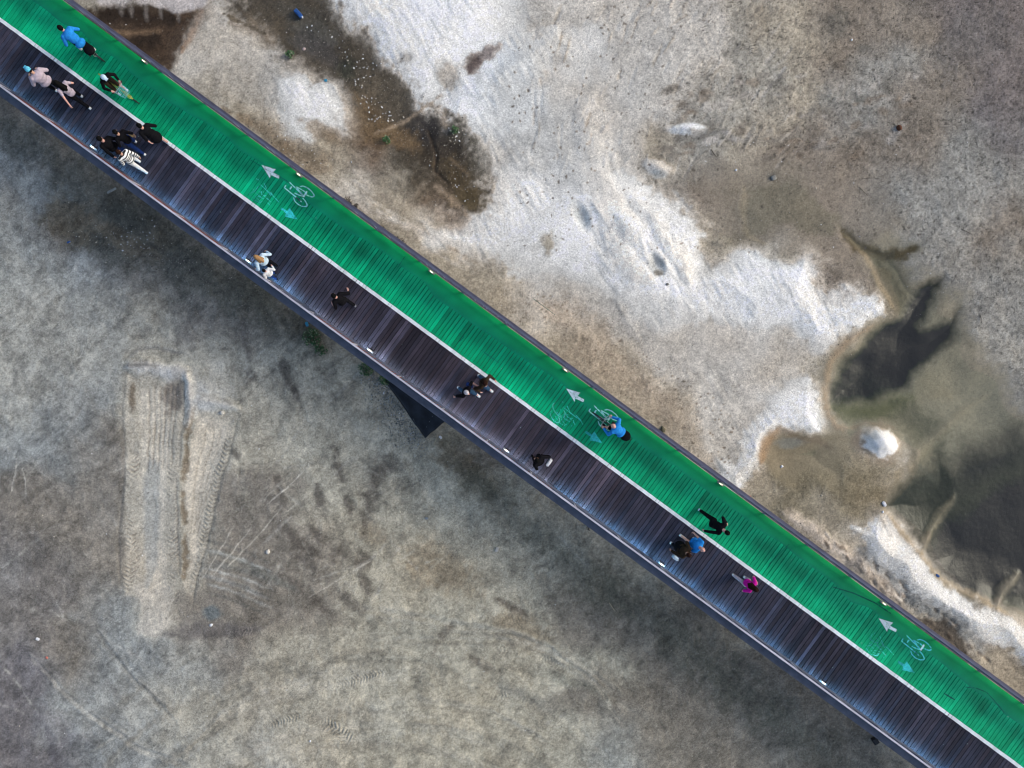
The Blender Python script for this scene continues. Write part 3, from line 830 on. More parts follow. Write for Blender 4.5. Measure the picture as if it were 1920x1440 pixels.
def deck_mat(name, base, var, stain, rough=.6):
    m = bpy.data.materials.new(name); m.use_nodes = True
    nt = m.node_tree; b = nt.nodes["Principled BSDF"]; b.inputs["Roughness"].default_value = rough
    b.inputs["Specular IOR Level"].default_value = .12
    at = nt.nodes.new("ShaderNodeAttribute"); at.attribute_name = "tint"
    tc = nt.nodes.new("ShaderNodeTexCoord")
    mp = nt.nodes.new("ShaderNodeMapping"); mp.inputs["Scale"].default_value = (55, 2.2, 10)
    nt.links.new(tc.outputs["Object"], mp.inputs[0])
    n1 = nt.nodes.new("ShaderNodeTexNoise"); n1.inputs["Scale"].default_value = 1; n1.inputs["Detail"].default_value = 4
    nt.links.new(mp.outputs[0], n1.inputs["Vector"])
    n2 = nt.nodes.new("ShaderNodeTexNoise"); n2.inputs["Scale"].default_value = 1.3; n2.inputs["Detail"].default_value = 6
    nt.links.new(tc.outputs["Object"], n2.inputs["Vector"])
    r1 = nt.nodes.new("ShaderNodeMapRange"); r1.inputs[1].default_value = .3; r1.inputs[2].default_value = .7; r1.inputs[3].default_value = 1 - var; r1.inputs[4].default_value = 1 + var
    nt.links.new(n1.outputs["Fac"], r1.inputs[0])
    r2 = nt.nodes.new("ShaderNodeMapRange"); r2.inputs[1].default_value = .35; r2.inputs[2].default_value = .65; r2.inputs[3].default_value = 1 - stain; r2.inputs[4].default_value = 1 + stain
    nt.links.new(n2.outputs["Fac"], r2.inputs[0])
    mu = nt.nodes.new("ShaderNodeMath"); mu.operation = 'MULTIPLY'
    nt.links.new(r1.outputs[0], mu.inputs[0]); nt.links.new(r2.outputs[0], mu.inputs[1])
    sc = nt.nodes.new("ShaderNodeVectorMath"); sc.operation = 'SCALE'
    nt.links.new(at.outputs["Color"], sc.inputs[0]); nt.links.new(mu.outputs[0], sc.inputs["Scale"])
    nt.links.new(sc.outputs[0], b.inputs["Base Color"])
    bp = nt.nodes.new("ShaderNodeBump"); bp.inputs["Strength"].default_value = .3; bp.inputs["Distance"].default_value = .004
    nt.links.new(n1.outputs["Fac"], bp.inputs["Height"]); nt.links.new(bp.outputs[0], b.inputs["Normal"])
    return m


PITCH = 0.148
Sm0 = (S0 + S1) / 2
nb = int((S1 - S0) / PITCH)
V_LOW, V_LINE0, V_LINE1, V_UP = -2.20, -0.392, -0.255, 1.645
rd = random.Random(3)
foot = MB(); cyc = MB(); line = MB()
drift = 0.0
for i in range(nb):
    s = S0 + i * PITCH
    hw = PITCH / 2 - rd.uniform(.006, .012)
    z = -.02 + rd.uniform(-.0015, .0015)
    drift = drift * .8 + rd.gauss(0, .12)
    big = vnoise(np.array([s * .35]), np.array([4.2]), 5)[0] - .5
    k = max(.5, 1 + drift * .4 + big * .5 + rd.uniform(-.28, .28))
    if rd.random() < .11: k *= rd.uniform(1.5, 2.3)
    pl = rd.random() * .5 + (.35 if -9 < s < 6 else 0)
    col = ((.025 + .024 * pl) * k, (.031 + .006 * pl) * k, (.052 - .006 * pl) * k)
    foot.box((s, (V_LOW + V_LINE0) / 2 + .035, z), (hw, 0, 0), (0, (V_LINE0 - V_LOW) / 2 + .035, 0), (0, 0, .02), col)
    # green boards, each cut in a few lengths of tint across the lane
    g = max(.6, 1 + rd.gauss(0, .12) + (vnoise(np.array([s * .5]), np.array([9.1]), 6)[0] - .5) * .25)
    n = 9
    vs = []; cs = []
    for q in range(n + 1):
        v = V_LINE1 - .033 + (V_UP - V_LINE1 + .033) * q / n
        t = (v - V_LINE1) / (V_UP - V_LINE1)
        lane = math.exp(-((t - .50) / .20) ** 2) * .45 + math.exp(-((t - .72) / .12) ** 2) * .15
        wob = (vnoise(np.array([s * .8]), np.array([v * 1.6 + 30]), 8)[0] - .5) * .30
        kk = g * (1.12 - lane + wob)
        cs.append((.002, .345 * kk, (.15 + .05 * lane) * kk))
        for dz in (-.02, .02):
            vs.append((s - hw, v, z + dz)); vs.append((s + hw, v, z + dz))
    fs = []
    for q in range(n):
        a = q * 4; b = a + 4
        fs += [(a + 2, a + 3, b + 3, b + 2), (a, b, b + 1, a + 1), (a, a + 2, b + 2, b), (a + 1, b + 1, b + 3, a + 3)]
    fs += [(0, 1, 3, 2), (n * 4, n * 4 + 2, n * 4 + 3, n * 4 + 1)]
    base = cyc.n
    cyc.v.extend(vs); cyc.n += len(vs); cyc.f.extend([[base + j for j in f] for f in fs])
    for c_ in cs: cyc.c.extend([c_] * 4)
    w = rd.uniform(.86, 1.04)
    if s < S1:
        line.box((s, (V_LINE0 + V_LINE1) / 2 + rd.uniform(-.004, .004), .0045), (PITCH / 2 - (0 if rd.random() > .14 else .012), 0, 0), (0, .066, 0), (0, 0, .0012), (.76 * w, .82 * w, .84 * w))
b = MB(); b.box((Sm0, -.28, -.052), (38, 0, 0), (0, 1.92, 0), (0, 0, .006)); b.build("gap_shade_sheet", mat("gap_shade_black", (.006, .008, .008), .9), bridge)  # black sheet added below the boards so the gaps stay dark
o = foot.build("footway_deck", deck_mat("dark_planks", None, .35, .22), bridge); tag(o, "dark plum grey planks laid crosswise")
o = cyc.build("cycle_lane_deck", deck_mat("green_painted_planks", None, .16, .14, .55), bridge); tag(o, "green painted planks laid crosswise")
line.build("dividing_line", deck_mat("line_paint", None, .06, .10), bridge)

# smooth green gutter strip along the outer edge of the lane
gs = MB(); nseg = 380
rows = [1.03, 1.10, 1.22, 1.36, 1.48, 1.58, 1.64]
vs = []; cs = []
for i in range(nseg + 1):
    s = S0 + (S1 - S0) * i / nseg
    wv = (vnoise(np.array([s * 1.2]), np.array([1.0]), 12)[0] - .5) * .25
    for q, v in enumerate(rows):
        vv = v + (wv if q == 0 else wv * .6 if q == 1 else 0)
        t = q / (len(rows) - 1)
        n_ = .9 + .25 * vnoise(np.array([s * 1.7]), np.array([q * .8]), 13)[0]
        vs.append((s, vv, .0035)); cs.append(((.004), (.215 + .12 * t) * n_, (.125 - .045 * t) * n_))
fs = []
m_ = len(rows)
for i in range(nseg):
    for q in range(m_ - 1):
        a = i * m_ + q
        fs.append((a, a + m_, a + m_ + 1, a + 1))
gs.v = vs; gs.f = [list(f) for f in fs]; gs.c = cs; gs.n = len(vs)
gs.build("gutter_strip", deck_mat("green_gutter_paint", None, .05, .10, .5), bridge)

# ---- edge ledges, girders, joists, piers
LEDGE = mat("ledge_steel", (.115, .13, .165), .5, .2, .25, 3.0, .2)
LEDGE_V = mat("ledge_violet", (.09, .09, .13), .5, .2, .25, 3.0, .2)
STEEL = mat("girder_steel", (.09, .09, .10), .6, .3, .2, 2.0, .2)
CONC = mat("pier_concrete", (.30, .29, .27), .9, 0, .2, 4.0, .4)
Lh = (S1 - S0) / 2; Sm = (S0 + S1) / 2
b = MB(); b.box((Sm, -2.455, -.16), (Lh, 0, 0), (0, .195, 0), (0, 0, .03)); b.box((Sm, -2.635, -.28), (Lh, 0, 0), (0, .015, 0), (0, 0, .09))
for i in range(38):
    b.box((S0 + 1 + i * 2.0, -2.45, -.127), (.035, 0, 0), (0, .19, 0), (0, 0, .003))
tag(b.build("service_ledge", LEDGE, bridge), "blue grey steel ledge outside the footway rail")
b = MB(); b.box((Sm, 1.775, -.05), (Lh, 0, 0), (0, .105, 0), (0, 0, .04)); b.box((Sm, 1.872, -.18), (Lh, 0, 0), (0, .012, 0), (0, 0, .09))
tag(b.build("service_ledge", LEDGE_V, bridge), "violet grey steel ledge outside the cycle lane rail")
for v in (-1.7, -.3, 1.15):
    b = MB(); b.box((Sm, v, -.40), (Lh, 0, 0), (0, .02, 0), (0, 0, .22)); b.box((Sm, v, -.628), (Lh, 0, 0), (0, .12, 0), (0, 0, .012)); b.box((Sm, v, -.172), (Lh, 0, 0), (0, .12, 0), (0, 0, .012))
    b.build("girder", STEEL, bridge)
b = MB()
for i in range(50):
    b.box((S0 + .7 + i * 1.5, -.3, -.10), (.04, 0, 0), (0, 1.9, 0), (0, 0, .055))
b.build("joists", STEEL, bridge)
for s in (-32, -23, -14, -5, 4, 13, 22, 31):
    b = MB(); b.box((s, -.3, -.80), (.28, 0, 0), (0, 1.9, 0), (0, 0, .16))
    for v in (-1.5, .9):
        b.tube([(s, v, -3.9), (s, v, -.95)], .24, 20)
    b.build("pier", CONC, bridge)

# ---- railings
RAILP = mat("rail_pale_paint", (.50, .50, .56), .45, .1, .2, 2.0)
RAILV = mat("rail_violet_paint", (.11, .12, .19), .45, .1, .25, 2.0)
BAL = mat("baluster_metal", (1, 1, 1), .7, .1, .3, 6.0, 0, None, 0, True)
for side, v, hm in ((-1, -2.235, RAILP), (1, 1.70, RAILV)):
    b = MB()
    if side < 0:
        b.box((Sm, v, 1.10), (Lh, 0, 0), (0, .032, 0), (0, 0, .02))
    else:
        b.box((Sm, v, 1.05), (Lh, 0, 0), (0, .026, 0), (0, 0, .02))
    tag(b.build("handrail", hm, bridge), "pale handrail beside the footway" if side < 0 else "violet grey handrail beside the cycle lane")
    b = MB(); b.box((Sm, v + (.02 if side < 0 else 0), .23), (Lh, 0, 0), (0, .045 if side < 0 else .024, 0), (0, 0, .02)); b.box((Sm, v, .85), (Lh, 0, 0), (0, .015, 0), (0, 0, .015))
    b.build("bottom_rail", LEDGE if side < 0 else LEDGE_V, bridge)
    if side < 0:
        b = MB(); b.box((Sm, -2.268, .09), (Lh, 0, 0), (0, .006, 0), (0, 0, .15)); b.build("glow_blocker", LEDGE, bridge)  # thin board added to keep the strip glow off the outer ledge
    for i in range(38):
        s = S0 + .5 + i * 2.0
        b = MB(); b.box((s, v, .48), (.025, 0, 0), (0, .025, 0), (0, 0, .60)); b.box((s, v, -.02), (.07, 0, 0), (0, .06, 0), (0, 0, .012))
        b.build("post", hm, bridge)
    b = MB(); k = 0
    s = S0 + .1
    while s < S1:
        rust = vnoise(np.array([s * .22]), np.array([2.5]), 21)[0]
        if side < 0 and -21 < s < 5 and rust > .25:
            c_ = (.24 + rd.uniform(-.05, .08), .062, .035)
        else:
            c_ = (.10, .10, .16) if rd.random() > .15 else (.30, .30, .34)
        lean = rd.gauss(0, .012)
        b.box((s, v, .635), (.009, 0, 0), (0, .009, 0), (lean, 0, .415), c_)
        s += .13; k += 1
    o = b.build("balusters", BAL, bridge); tag(o, "thin railing bars in a row, many rusty", kind="stuff") if side < 0 else tag(o, "thin dark railing bars in a row", kind="stuff")

# LED strips under the bottom rail of the footway railing (lit in the photograph)
for i in range(33):
    s = S0 + 1.2 + i * 2.3
    t = s
    br = .75 + .9 * vnoise(np.array([s * .31]), np.array([7.7]), 33)[0]
    if -21.5 < s < -14: br *= .8
    if s < -21.5: br *= .55
    if s > 4: br *= 1.25
    cl = (.34, .74, 1.0) if s < -8 or s > 4 else (.68, .86, .95)
    b = MB(); b.box((s, -2.205, .196), (1.05, 0, 0), (0, .012, 0), (0, 0, .010))
    mm = bpy.data.materials.new("led_strip_light"); mm.use_nodes = True
    pbn = mm.node_tree.nodes["Principled BSDF"]; pbn.inputs["Emission Color"].default_value = (*cl, 1); pbn.inputs["Emission Strength"].default_value = 22 * br
    b.build("light_strip", mm, bridge)

# ---- small lit lamps on both edges: things of their own
LAMPB = mat("lamp_housing", (.25, .25, .27), .5, .3)
WARM = mat("lamp_warm_glow", (1, .9, .8), .5, emit=(1.0, .70, .42), estr=4)
YEL = mat("lamp_yellow_glow", (1, 1, .8), .5, emit=(1.0, .93, .5), estr=2.2)


def lamp(px, py, v, warm, label, group):
    s = SV(px, py)[0]
    w = Vector((s * UX + v * VX, s * UY + v * VY, DECK + .02))
    t = empty("deck_lamp", w, -BA, label, "lamp", group)
    b = MB(); b.box((0, 0, .03), (.12, 0, 0), (0, .026, 0), (0, 0, .03)); b.box((0, 0, -.003), (.14, 0, 0), (0, .035, 0), (0, 0, .006))
    b.build("housing", LAMPB, t)
    b = MB()
    b.box((0, 0, .072), (.06, 0, 0), (0, .012, 0), (0, 0, .011))
    b.build("diffuser", WARM if warm else YEL, t)


UPL = [(100, 0), (270, 118), (560, 330), (808, 512), (1058, 697), (1347, 912), (1652, 1136), (1925, 1335)]
UPN = ["in the top left corner", "closest to the brown pit", "beside the first white bicycle mark", "on the long plain stretch left of the middle", "just before the rider in the blue jacket",
       "above the runner in black", "at the last bicycle mark, lower right", "in the lower right corner"]
for (x, y), n_ in zip(UPL[1:7], UPN[1:7]):
    lamp(x, y, 1.60, False, "small yellow lamp on the lane edge " + n_, "lamps along the cycle lane edge")
LOL = [(190, 258), (466, 490), (692, 660), (945, 850), (1236, 1064), (1538, 1285)]
LON = ["by the group with the striped top", "by the child in white", "next to the black sheet end", "near the lone person with a pale bag", "below the couple in brown and blue", "nearest the lower right corner"]
for k_, ((x, y), n_) in enumerate(zip(LOL, LON)):
    lamp(x, y, -2.13, True, "small warm lamp at the footway rail " + n_, "lamps along the footway rail")

# ---- painted marks on the lane
MARKW = deck_mat("mark_white", None, .12, .18)
MARKC = deck_mat("mark_cyan", None, .3, .5)


def strip(mb, pts, w, z=.006, col=(1, 1, 1), closed=False, brk=0.0):
    P = [Vector((p[0], p[1], 0)) for p in pts]
    for a, b_ in zip(P[:-1], P[1:]):
        d = b_ - a; L = d.length
        if L < 1e-4: continue
        d.normalize(); n = Vector((-d.y, d.x, 0))
        k = max(1, int(L / .03))
        for q in range(k):
            if brk and random.random() < brk: continue
            p0 = a + d * L * q / k; p1 = a + d * L * (q + 1) / k + d * .004
            ww = w * random.uniform(.7, 1.1) / 2
            c_ = tuple(cc * random.uniform(.8, 1.1) for cc in col)
            vs_ = [p0 - n * ww, p1 - n * ww, p1 + n * ww, p0 + n * ww]
            mb.add([(v_.x, v_.y, z) for v_ in vs_], [(0, 1, 2, 3)], c_)


def z8(x, y): return (420 + x / 8.0, 280 + y / 8.0)


BIKE = [[(985, 490), (1000, 510), (1190, 700)], [(905, 575), (1080, 715), (1165, 790)], [(905, 575), (930, 540)], [(990, 600), (1015, 560)],
        [(1140, 560), (1185, 550), (1250, 575), (1310, 625), (1350, 680), (1352, 705), (1325, 716), (1280, 705), (1235, 680)],
        [(1045, 722), (1060, 775), (1110, 825), (1175, 856), (1235, 858), (1250, 835), (1220, 775), (1180, 730)],
        [(1085, 562), (1190, 618), (1210, 640)], [(1060, 655), (1130, 690), (1195, 705)], [(1095, 575), (1150, 650), (1195, 700)], [(1080, 715), (1150, 775)]]
FADE = [[(525, 515), (640, 610), (790, 750)], [(600, 510), (640, 590)], [(455, 640), (510, 560)], [(380, 640), (395, 700), (440, 750), (480, 775), (540, 800), (575, 775)], [(500, 700), (600, 745)],
        [(560, 600), (565, 680), (640, 700)], [(620, 600), (700, 690)], [(640, 720), (700, 790)], [(655, 800), (690, 840)], [(740, 700), (820, 790)], [(480, 440), (525, 460)], [(430, 590), (480, 660), (560, 720)],
        [(520, 640), (600, 640)], [(400, 660), (450, 630)], [(590, 690), (680, 770)], [(460, 700), (540, 780)], [(700, 640), (750, 720)]]
OFFS = [(0, 0), (571, 419), (1157, 850)]
for mi, (ox, oy) in enumerate(OFFS):
    where = ["nearest the top left corner", "in the middle under the rider in blue", "nearest the lower right corner"][mi]

    def loc(p):
        x, y = z8(*p); q = SV(x + ox, y + oy); return (q[0], q[1])
    # arrows
    for tipname, pts, shaft, col, br in (("white", [(565, 235), (780, 300), (735, 345), (835, 400), (822, 440), (700, 385), (690, 435)], None, (.68, .86, .92), 0), ("cyan", [(1105, 1055), (985, 880), (950, 925), (860, 870), (848, 900), (930, 960), (915, 1010)], None, (.04, .52, .54), .0)):
        me = bpy.data.meshes.new("arrow_mark")
        P = [loc(p) for p in pts]
        bm = bmesh.new()
        vv = [bm.verts.new((x, y, .0062)) for x, y in P]
        f = bm.faces.new(vv)
        if f.normal.z < 0: f.normal_flip()
        bm.faces.ensure_lookup_table(); bmesh.ops.triangulate(bm, faces=bm.faces[:])
        bmesh.ops.subdivide_edges(bm, edges=bm.edges[:], cuts=5, use_grid_fill=True)
        lay = bm.verts.layers.float_color.new("tint")
        for v_ in bm.verts:
            k_ = random.uniform(.8, 1.05); v_[lay] = (col[0] * k_, col[1] * k_, col[2] * k_, 1)
        kill = [f_ for f_ in bm.faces if random.random() < (.06 if tipname == "white" else .12)]
        bmesh.ops.delete(bm, geom=kill, context='FACES_ONLY')
        bm.normal_update()
        for f_ in bm.faces:
            if f_.normal.z < 0: f_.normal_flip()
        bm.to_mesh(me); bm.free()
        o = link("arrow_mark", me, MARKW if tipname == "white" else MARKC, bridge)
        tag(o, ("%s painted arrow " % tipname) + where)
    b = MB()
    for i_, pl in enumerate(BIKE):
        strip(b, [loc(p) for p in pl], .045 if i_ not in (3,) else .06, .0064, (.32, .80, .80) if mi != 2 else (.10, .68, .72), brk=(.02, .04, .12)[mi])
    strip(b, [loc((1245, 630)), loc((1192, 714))], .07, .0066, (.5, .85, .85))
    tag(b.build("bicycle_mark", MARKW, bridge), "painted bicycle outline " + where)
    b = MB()
    for pl in FADE:
        if mi == 1:
            pl = [(2 * 600 - x, y) if False else (x + 30 * math.sin(y * .02), y - 10) for x, y in pl]
        if mi == 2:
            pl = [(x * .95 + 10, y + 15 * math.sin(x * .03)) for x, y in pl]
        strip(b, [loc(p) for p in pl], .028, .0060, (.06, .62, .52), brk=(.15, .25, .45)[mi])
    if mi == 1:
        for k_ in range(2):
            cx, cy, rx, ry = [(455, 560, 75, 110), (395, 660, 55, 90)][k_]
            strip(b, [loc((cx + rx * math.cos(t * .35) + ry * .5 * math.sin(t * .35), cy + ry * math.sin(t * .35))) for t in range(14)], .035, .0062, (.12, .72, .60), brk=.1)
    if mi == 2:
        strip(b, [loc(p) for p in [(470, 470), (430, 540), (500, 600), (560, 590)]], .03, .0062, (.05, .60, .50)); strip(b, [loc(p) for p in [(480, 780), (540, 800), (570, 760)]], .035, .0062, (.10, .70, .62))
        strip(b, [loc(p) for p in [(600, 560), (640, 640), (590, 660), (500, 640)]], .03, .0062, (.05, .60, .50))
    tag(b.build("faded_mark", MARKC, bridge), "half worn cyan painted symbol " + where)

# skid marks and scuffs on the lane
b = MB()
for (pts, w) in [([(1810, 1288), (1830, 1290), (1850, 1298), (1870, 1320), (1885, 1340)], .03), ([(1560, 1100), (1600, 1112), (1640, 1130), (1670, 1150)], .04), ([(860, 625), (870, 632), (862, 640)], .03), ([(900, 655), (935, 680)], .03),
                 ([(470, 300), (500, 318), (540, 340)], .02), ([(1000, 560), (1040, 590)], .02), ([(570, 395), (600, 420)], .02), ([(760, 480), (740, 510)], .02), ([(1010, 730), (990, 760)], .02), ([(1480, 1020), (1440, 1060)], .02), ([(1770, 1300), (1790, 1312)], .05)]:
    strip(b, [SV(*p)[:2] for p in pts], w, .0062, (.004, .10, .085), brk=.15)
for k_ in range(90):
    s_ = random.uniform(-26, 26); v_ = random.uniform(-2.0, 1.3); r_ = random.uniform(.008, .022)
    if V_LINE0 - .05 < v_ < V_LINE1 + .05: continue
    c_ = (.35, .5, .5) if random.random() < .45 else (.01, .03, .03)
    b.add([(s_ - r_, v_, .0065), (s_, v_ - r_ * .7, .0065), (s_ + r_, v_, .0065), (s_, v_ + r_ * .8, .0065)], [(0, 1, 2, 3)], c_)
tag(b.build("scuff_marks", MARKW, bridge), "dark scuffs and small stains on the planks", kind="stuff")

# ================================================================== PEOPLE AND BICYCLES
SKIN = mat("skin", (.50, .29, .21), .6, 0, .08, 20)
SKINP = mat("skin_pink", (.60, .33, .27), .6, 0, .08, 20)
def cloth(name, c, r=.9): return mat("cloth_" + name, c, r, 0, .18, 14, .15, spec=.08)
BLACK = cloth("black", (.006, .006, .008)); NAVY = cloth("navy", (.012, .03, .12)); WHITE = cloth("white", (.68, .70, .72)); PALEB = cloth("pale_blue", (.48, .62, .74))
BLUE = cloth("bright_blue", (.02, .22, .62)); PINK = cloth("magenta", (.62, .01, .32)); MAUVE = cloth("mauve", (.42, .36, .42)); BROWN = cloth("brown", (.035, .024, .015)); RED = cloth("red", (.42, .015, .015))
TAN = cloth("tan", (.55, .36, .16)); DENIM = cloth("denim", (.03, .07, .13)); CYAN = cloth("cyan", (.12, .50, .68)); TEAL = cloth("teal", (.02, .12, .14)); GREY = cloth("grey", (.20, .20, .23))
HBLK = mat("hair_black", (.006, .006, .006), .9, 0, .2, 30, spec=.05); HBRN = mat("hair_blond", (.30, .17, .07), .85, 0, .4, 30); HGRY = mat("hair_grey", (.42, .40, .44), .6, 0, .3, 25); HDB = mat("hair_dark_brown", (.022, .010, .007), .9, 0, .3, 30, spec=.05)
EYE = mat("eye_dark", (.02, .02, .02), .2); LIP = mat("lips", (.35, .10, .09), .5)
RUB = mat("rubber_black", (.015, .015, .016), .8)
st = bpy.data.materials.new("cloth_striped"); st.use_nodes = True
_n = st.node_tree; _b = _n.nodes["Principled BSDF"]; _b.inputs["Roughness"].default_value = .85
_t = _n.nodes.new("ShaderNodeTexCoord"); _w = _n.nodes.new("ShaderNodeTexWave"); _w.bands_direction = 'Z'; _w.inputs["Scale"].default_value = 3.4; _w.inputs["Distortion"].default_value = .8
_r = _n.nodes.new("ShaderNodeValToRGB"); _r.color_ramp.interpolation = 'CONSTANT'; _r.color_ramp.elements[0].color = (.012, .012, .015, 1); _r.color_ramp.elements[1].position = .36; _r.color_ramp.elements[1].color = (.72, .74, .74, 1)
_n.links.new(_t.outputs["Object"], _w.inputs["Vector"]); _n.links.new(_w.outputs["Fac"], _r.inputs[0]); _n.links.new(_r.outputs[0], _b.inputs["Base Color"])
STRIPE = st


def remesh(o, vox, it=2):
    m = o.modifiers.new("remesh", 'REMESH'); m.mode = 'VOXEL'; m.voxel_size = vox; m.use_smooth_shade = True
    s = o.modifiers.new("smooth", 'SMOOTH'); s.iterations = it; s.factor = .5


def ik(a, t, l1, l2, pole):
    a = Vector(a); t = Vector(t); d = t - a; L = min(d.length, (l1 + l2) * .995)
    dn = d.normalized(); x = (l1 * l1 - l2 * l2 + L * L) / (2 * L); h = math.sqrt(max(l1 * l1 - x * x, 0))
    p = Vector(pole); p = p - dn * p.dot(dn)
    p.normalize()
    return a + dn * x + p * h, a + dn * L


def hand(mb, wrist, fore, palmn, sc, curl=.5):
    """palm, four fingers and a thumb; fore = forearm direction, palmn = palm normal"""
    f = Vector(fore).normalized(); n = Vector(palmn); n = (n - f * n.dot(f)).normalized(); s = f.cross(n)
    w = Vector(wrist)
    mb.capsule(w, w + f * .035 * sc, .026 * sc, .03 * sc, 10)
    mb.box(w + f * .055 * sc, f * .045 * sc, s * .038 * sc, n * .013 * sc)
    for k, (off, ln) in enumerate(((-.030, .066), (-.010, .075), (.010, .070), (.030, .055))):
        p0 = w + f * .098 * sc + s * off * sc
        c1 = curl + .06 * k; d1 = (f * math.cos(c1) + n * math.sin(c1)); d2 = (f * math.cos(c1 * 2.1) + n * math.sin(c1 * 2.1))
        p1 = p0 + d1 * ln * .5 * sc; p2 = p1 + d2 * ln * .55 * sc
        mb.capsule(p0, p1, .0095 * sc, .009 * sc, 8); mb.capsule(p1, p2, .009 * sc, .0075 * sc, 8)
    p0 = w + f * .035 * sc - s * .034 * sc; p1 = p0 + (f * .75 - s * .55 + n * .35).normalized() * .036 * sc; p2 = p1 + (f * .9 - s * .1 + n * .5).normalized() * .03 * sc
    mb.capsule(p0, p1, .013 * sc, .011 * sc, 8); mb.capsule(p1, p2, .011 * sc, .009 * sc, 8)


def person(px, py, hd, label, hgt=1.70, top=BLACK, bottom=BLACK, hair=HBLK, shoe=WHITE, skin=SKIN, sleeve=1.0, legs=1.0, longhair=False, cap=None, stride=.26, lean=.05,
           lh=None, rh=None, look=0.0, ride=False, bulk=1.0, bag=None, feet=None, pelvis=None, chest=None, headp=None, skirt=False, hairbun=False, tuck=0.0, bald=False, group=None):
    k = hgt / 1.72
    loc_ = D(px, py)
    root = empty("person", loc_, hd, label, "person", group)
    P = Vector(pelvis) if pelvis else Vector((0, 0, .93))
    Cc = Vector(chest) if chest else P + Vector((0, lean, .40))
    ax = (Cc - P).normalized()
    Nk = Cc + ax * .12
    Hd = Vector(headp) if headp else Nk + Vector((0, .03 + lean * .4, .15))
    if feet: LF, RF = [Vector(f) for f in feet]
    else:
        LF = Vector((-.09, stride, .08)); RF = Vector((.10, -stride, .08 + .07 * min(1, abs(stride) * 4)))
    hipL = P + Vector((-.09, 0, -.02)); hipR = P + Vector((.09, 0, -.02))
    kL, aL = ik(hipL, LF, .44, .43, (0, 1, .1)); kR, aR = ik(hipR, RF, .44, .43, (0, 1, .1))
    side = Vector((1, 0, 0))
    shL = Cc - side * .185 + ax * .02; shR = Cc + side * .185 + ax * .02
    LH = Vector(lh) if lh else Vector((-.27, -stride * .7, .86)); RH = Vector(rh) if rh else Vector((.27, stride * .7, .86))
    eL, wL = ik(shL, LH, .29, .26, (-.5, -.8, -.2)); eR, wR = ik(shR, RH, .29, .26, (.5, -.8, -.2))
    S = lambda v: tuple(Vector(v) * k)
    Cn = Vector((0, 0, 0))

    def limb(mb, pts, rs, n=12):
        for a, b_, ra, rb in zip(pts[:-1], pts[1:], rs[:-1], rs[1:]):
            mb.capsule(S(a), S(b_), ra * k, rb * k, n)

    def torso(mb, g=0.0, w=1.0):
        rot = ax.to_track_quat('Z', 'Y').to_matrix()
        mb.ball(S(P), Vector((.155 * w + g, .115 * w + g, .12 + g)) * k, 16, 10, rot)
        mb.ball(S((P + Cc) / 2), Vector((.135 * w + g, .10 * w + g, .17 + g)) * k, 16, 10, rot)
        mb.ball(S(Cc - ax * .06), Vector((.165 * w + g, .115 * w + g, .15 + g)) * k, 16, 10, rot)
        mb.capsule(S(shL), S(shR), (.062 + g) * k, (.062 + g) * k, 12)
    # body: one continuous skin
    b = MB(); torso(b)
    limb(b, [Cc + ax * .03, Hd - Vector((0, .01, .05))], [.062, .055])
    b.ball(S(Hd), Vector((.076, .096, .115)) * k, 18, 12)
    fw = Vector((math.sin(look), math.cos(look), 0)); sd = Vector((fw.y, -fw.x, 0))
    b.ball(S(Hd + fw * .045 + Vector((0, 0, -.055))), Vector((.052, .055, .055)) * k, 12, 8)
    b.capsule(S(Hd + fw * .088 + Vector((0, 0, .01))), S(Hd + fw * .108 + Vector((0, 0, -.03))), .009 * k, .015 * k, 8)
    for q in (-1, 1): b.ball(S(Hd + sd * .078 * q + Vector((0, 0, -.01))), Vector((.014, .022, .032)) * k, 8, 6)
    limb(b, [shL, eL, wL], [.052, .040, .028]); limb(b, [shR, eR, wR], [.052, .040, .028])
    limb(b, [hipL, kL, aL], [.088, .056, .040]); limb(b, [hipR, kR, aR], [.088, .056, .040])
    for a_ in (aL, aR): b.capsule(S(a_), S(a_ + Vector((0, .13, -.035))), .04 * k, .03 * k, 10)
    hand(b, S(wL), wL - eL, (.6, .3, -.6) if not ride else (0, .2, -1), k, .55 if not ride else .85)
    hand(b, S(wR), wR - eR, (-.6, .3, -.6) if not ride else (0, .2, -1), k, .55 if not ride else .85)
    body = b.build("body", skin, root); remesh(body, .0105, 2)
    # face
    for q in (-1, 1):
        e = MB(); e.ball(S(Hd + fw * .083 + sd * .03 * q + Vector((0, 0, .012))), .012 * k, 8, 6); e.build("eye", EYE, root)
    e = MB(); e.ball(S(Hd + fw * .094 + Vector((0, 0, -.062))), Vector((.022, .010, .008)) * k, 8, 6); e.build("mouth", LIP, root)
    # hair or cap
    if not bald:
        b = MB(); b.ball(S(Hd - fw * .016 + Vector((0, 0, .026))), Vector((.087, .103, .108)) * k, 18, 12)
        if longhair:
            b.capsule(S(Hd - fw * .06), S(Cc - ax * .02 - fw * .13), .075 * k, .06 * k, 12); b.capsule(S(Hd - fw * .03 - sd * .05), S(Cc - sd * .09 - fw * .09), .045 * k, .04 * k, 10); b.capsule(S(Hd - fw * .03 + sd * .05), S(Cc + sd * .09 - fw * .09), .045 * k, .04 * k, 10)
        if hairbun: b.ball(S(Hd - fw * .06 + Vector((0, 0, .12))), .05 * k, 10, 8)
        h_ = b.build("hair", hair, root); remesh(h_, .013, 1)
    if cap is not None:
        b = MB(); b.ball(S(Hd + Vector((0, 0, .055))), Vector((.098, .112, .085)) * k, 18, 12); b.box(S(Hd + fw * .12 + Vector((0, 0, .045))), S(sd * .065), S(fw * .06), S((0, 0, .008)))
        h_ = b.build("cap", cap, root); remesh(h_, .012, 2)
    # clothing
    b = MB(); torso(b, .020, bulk)
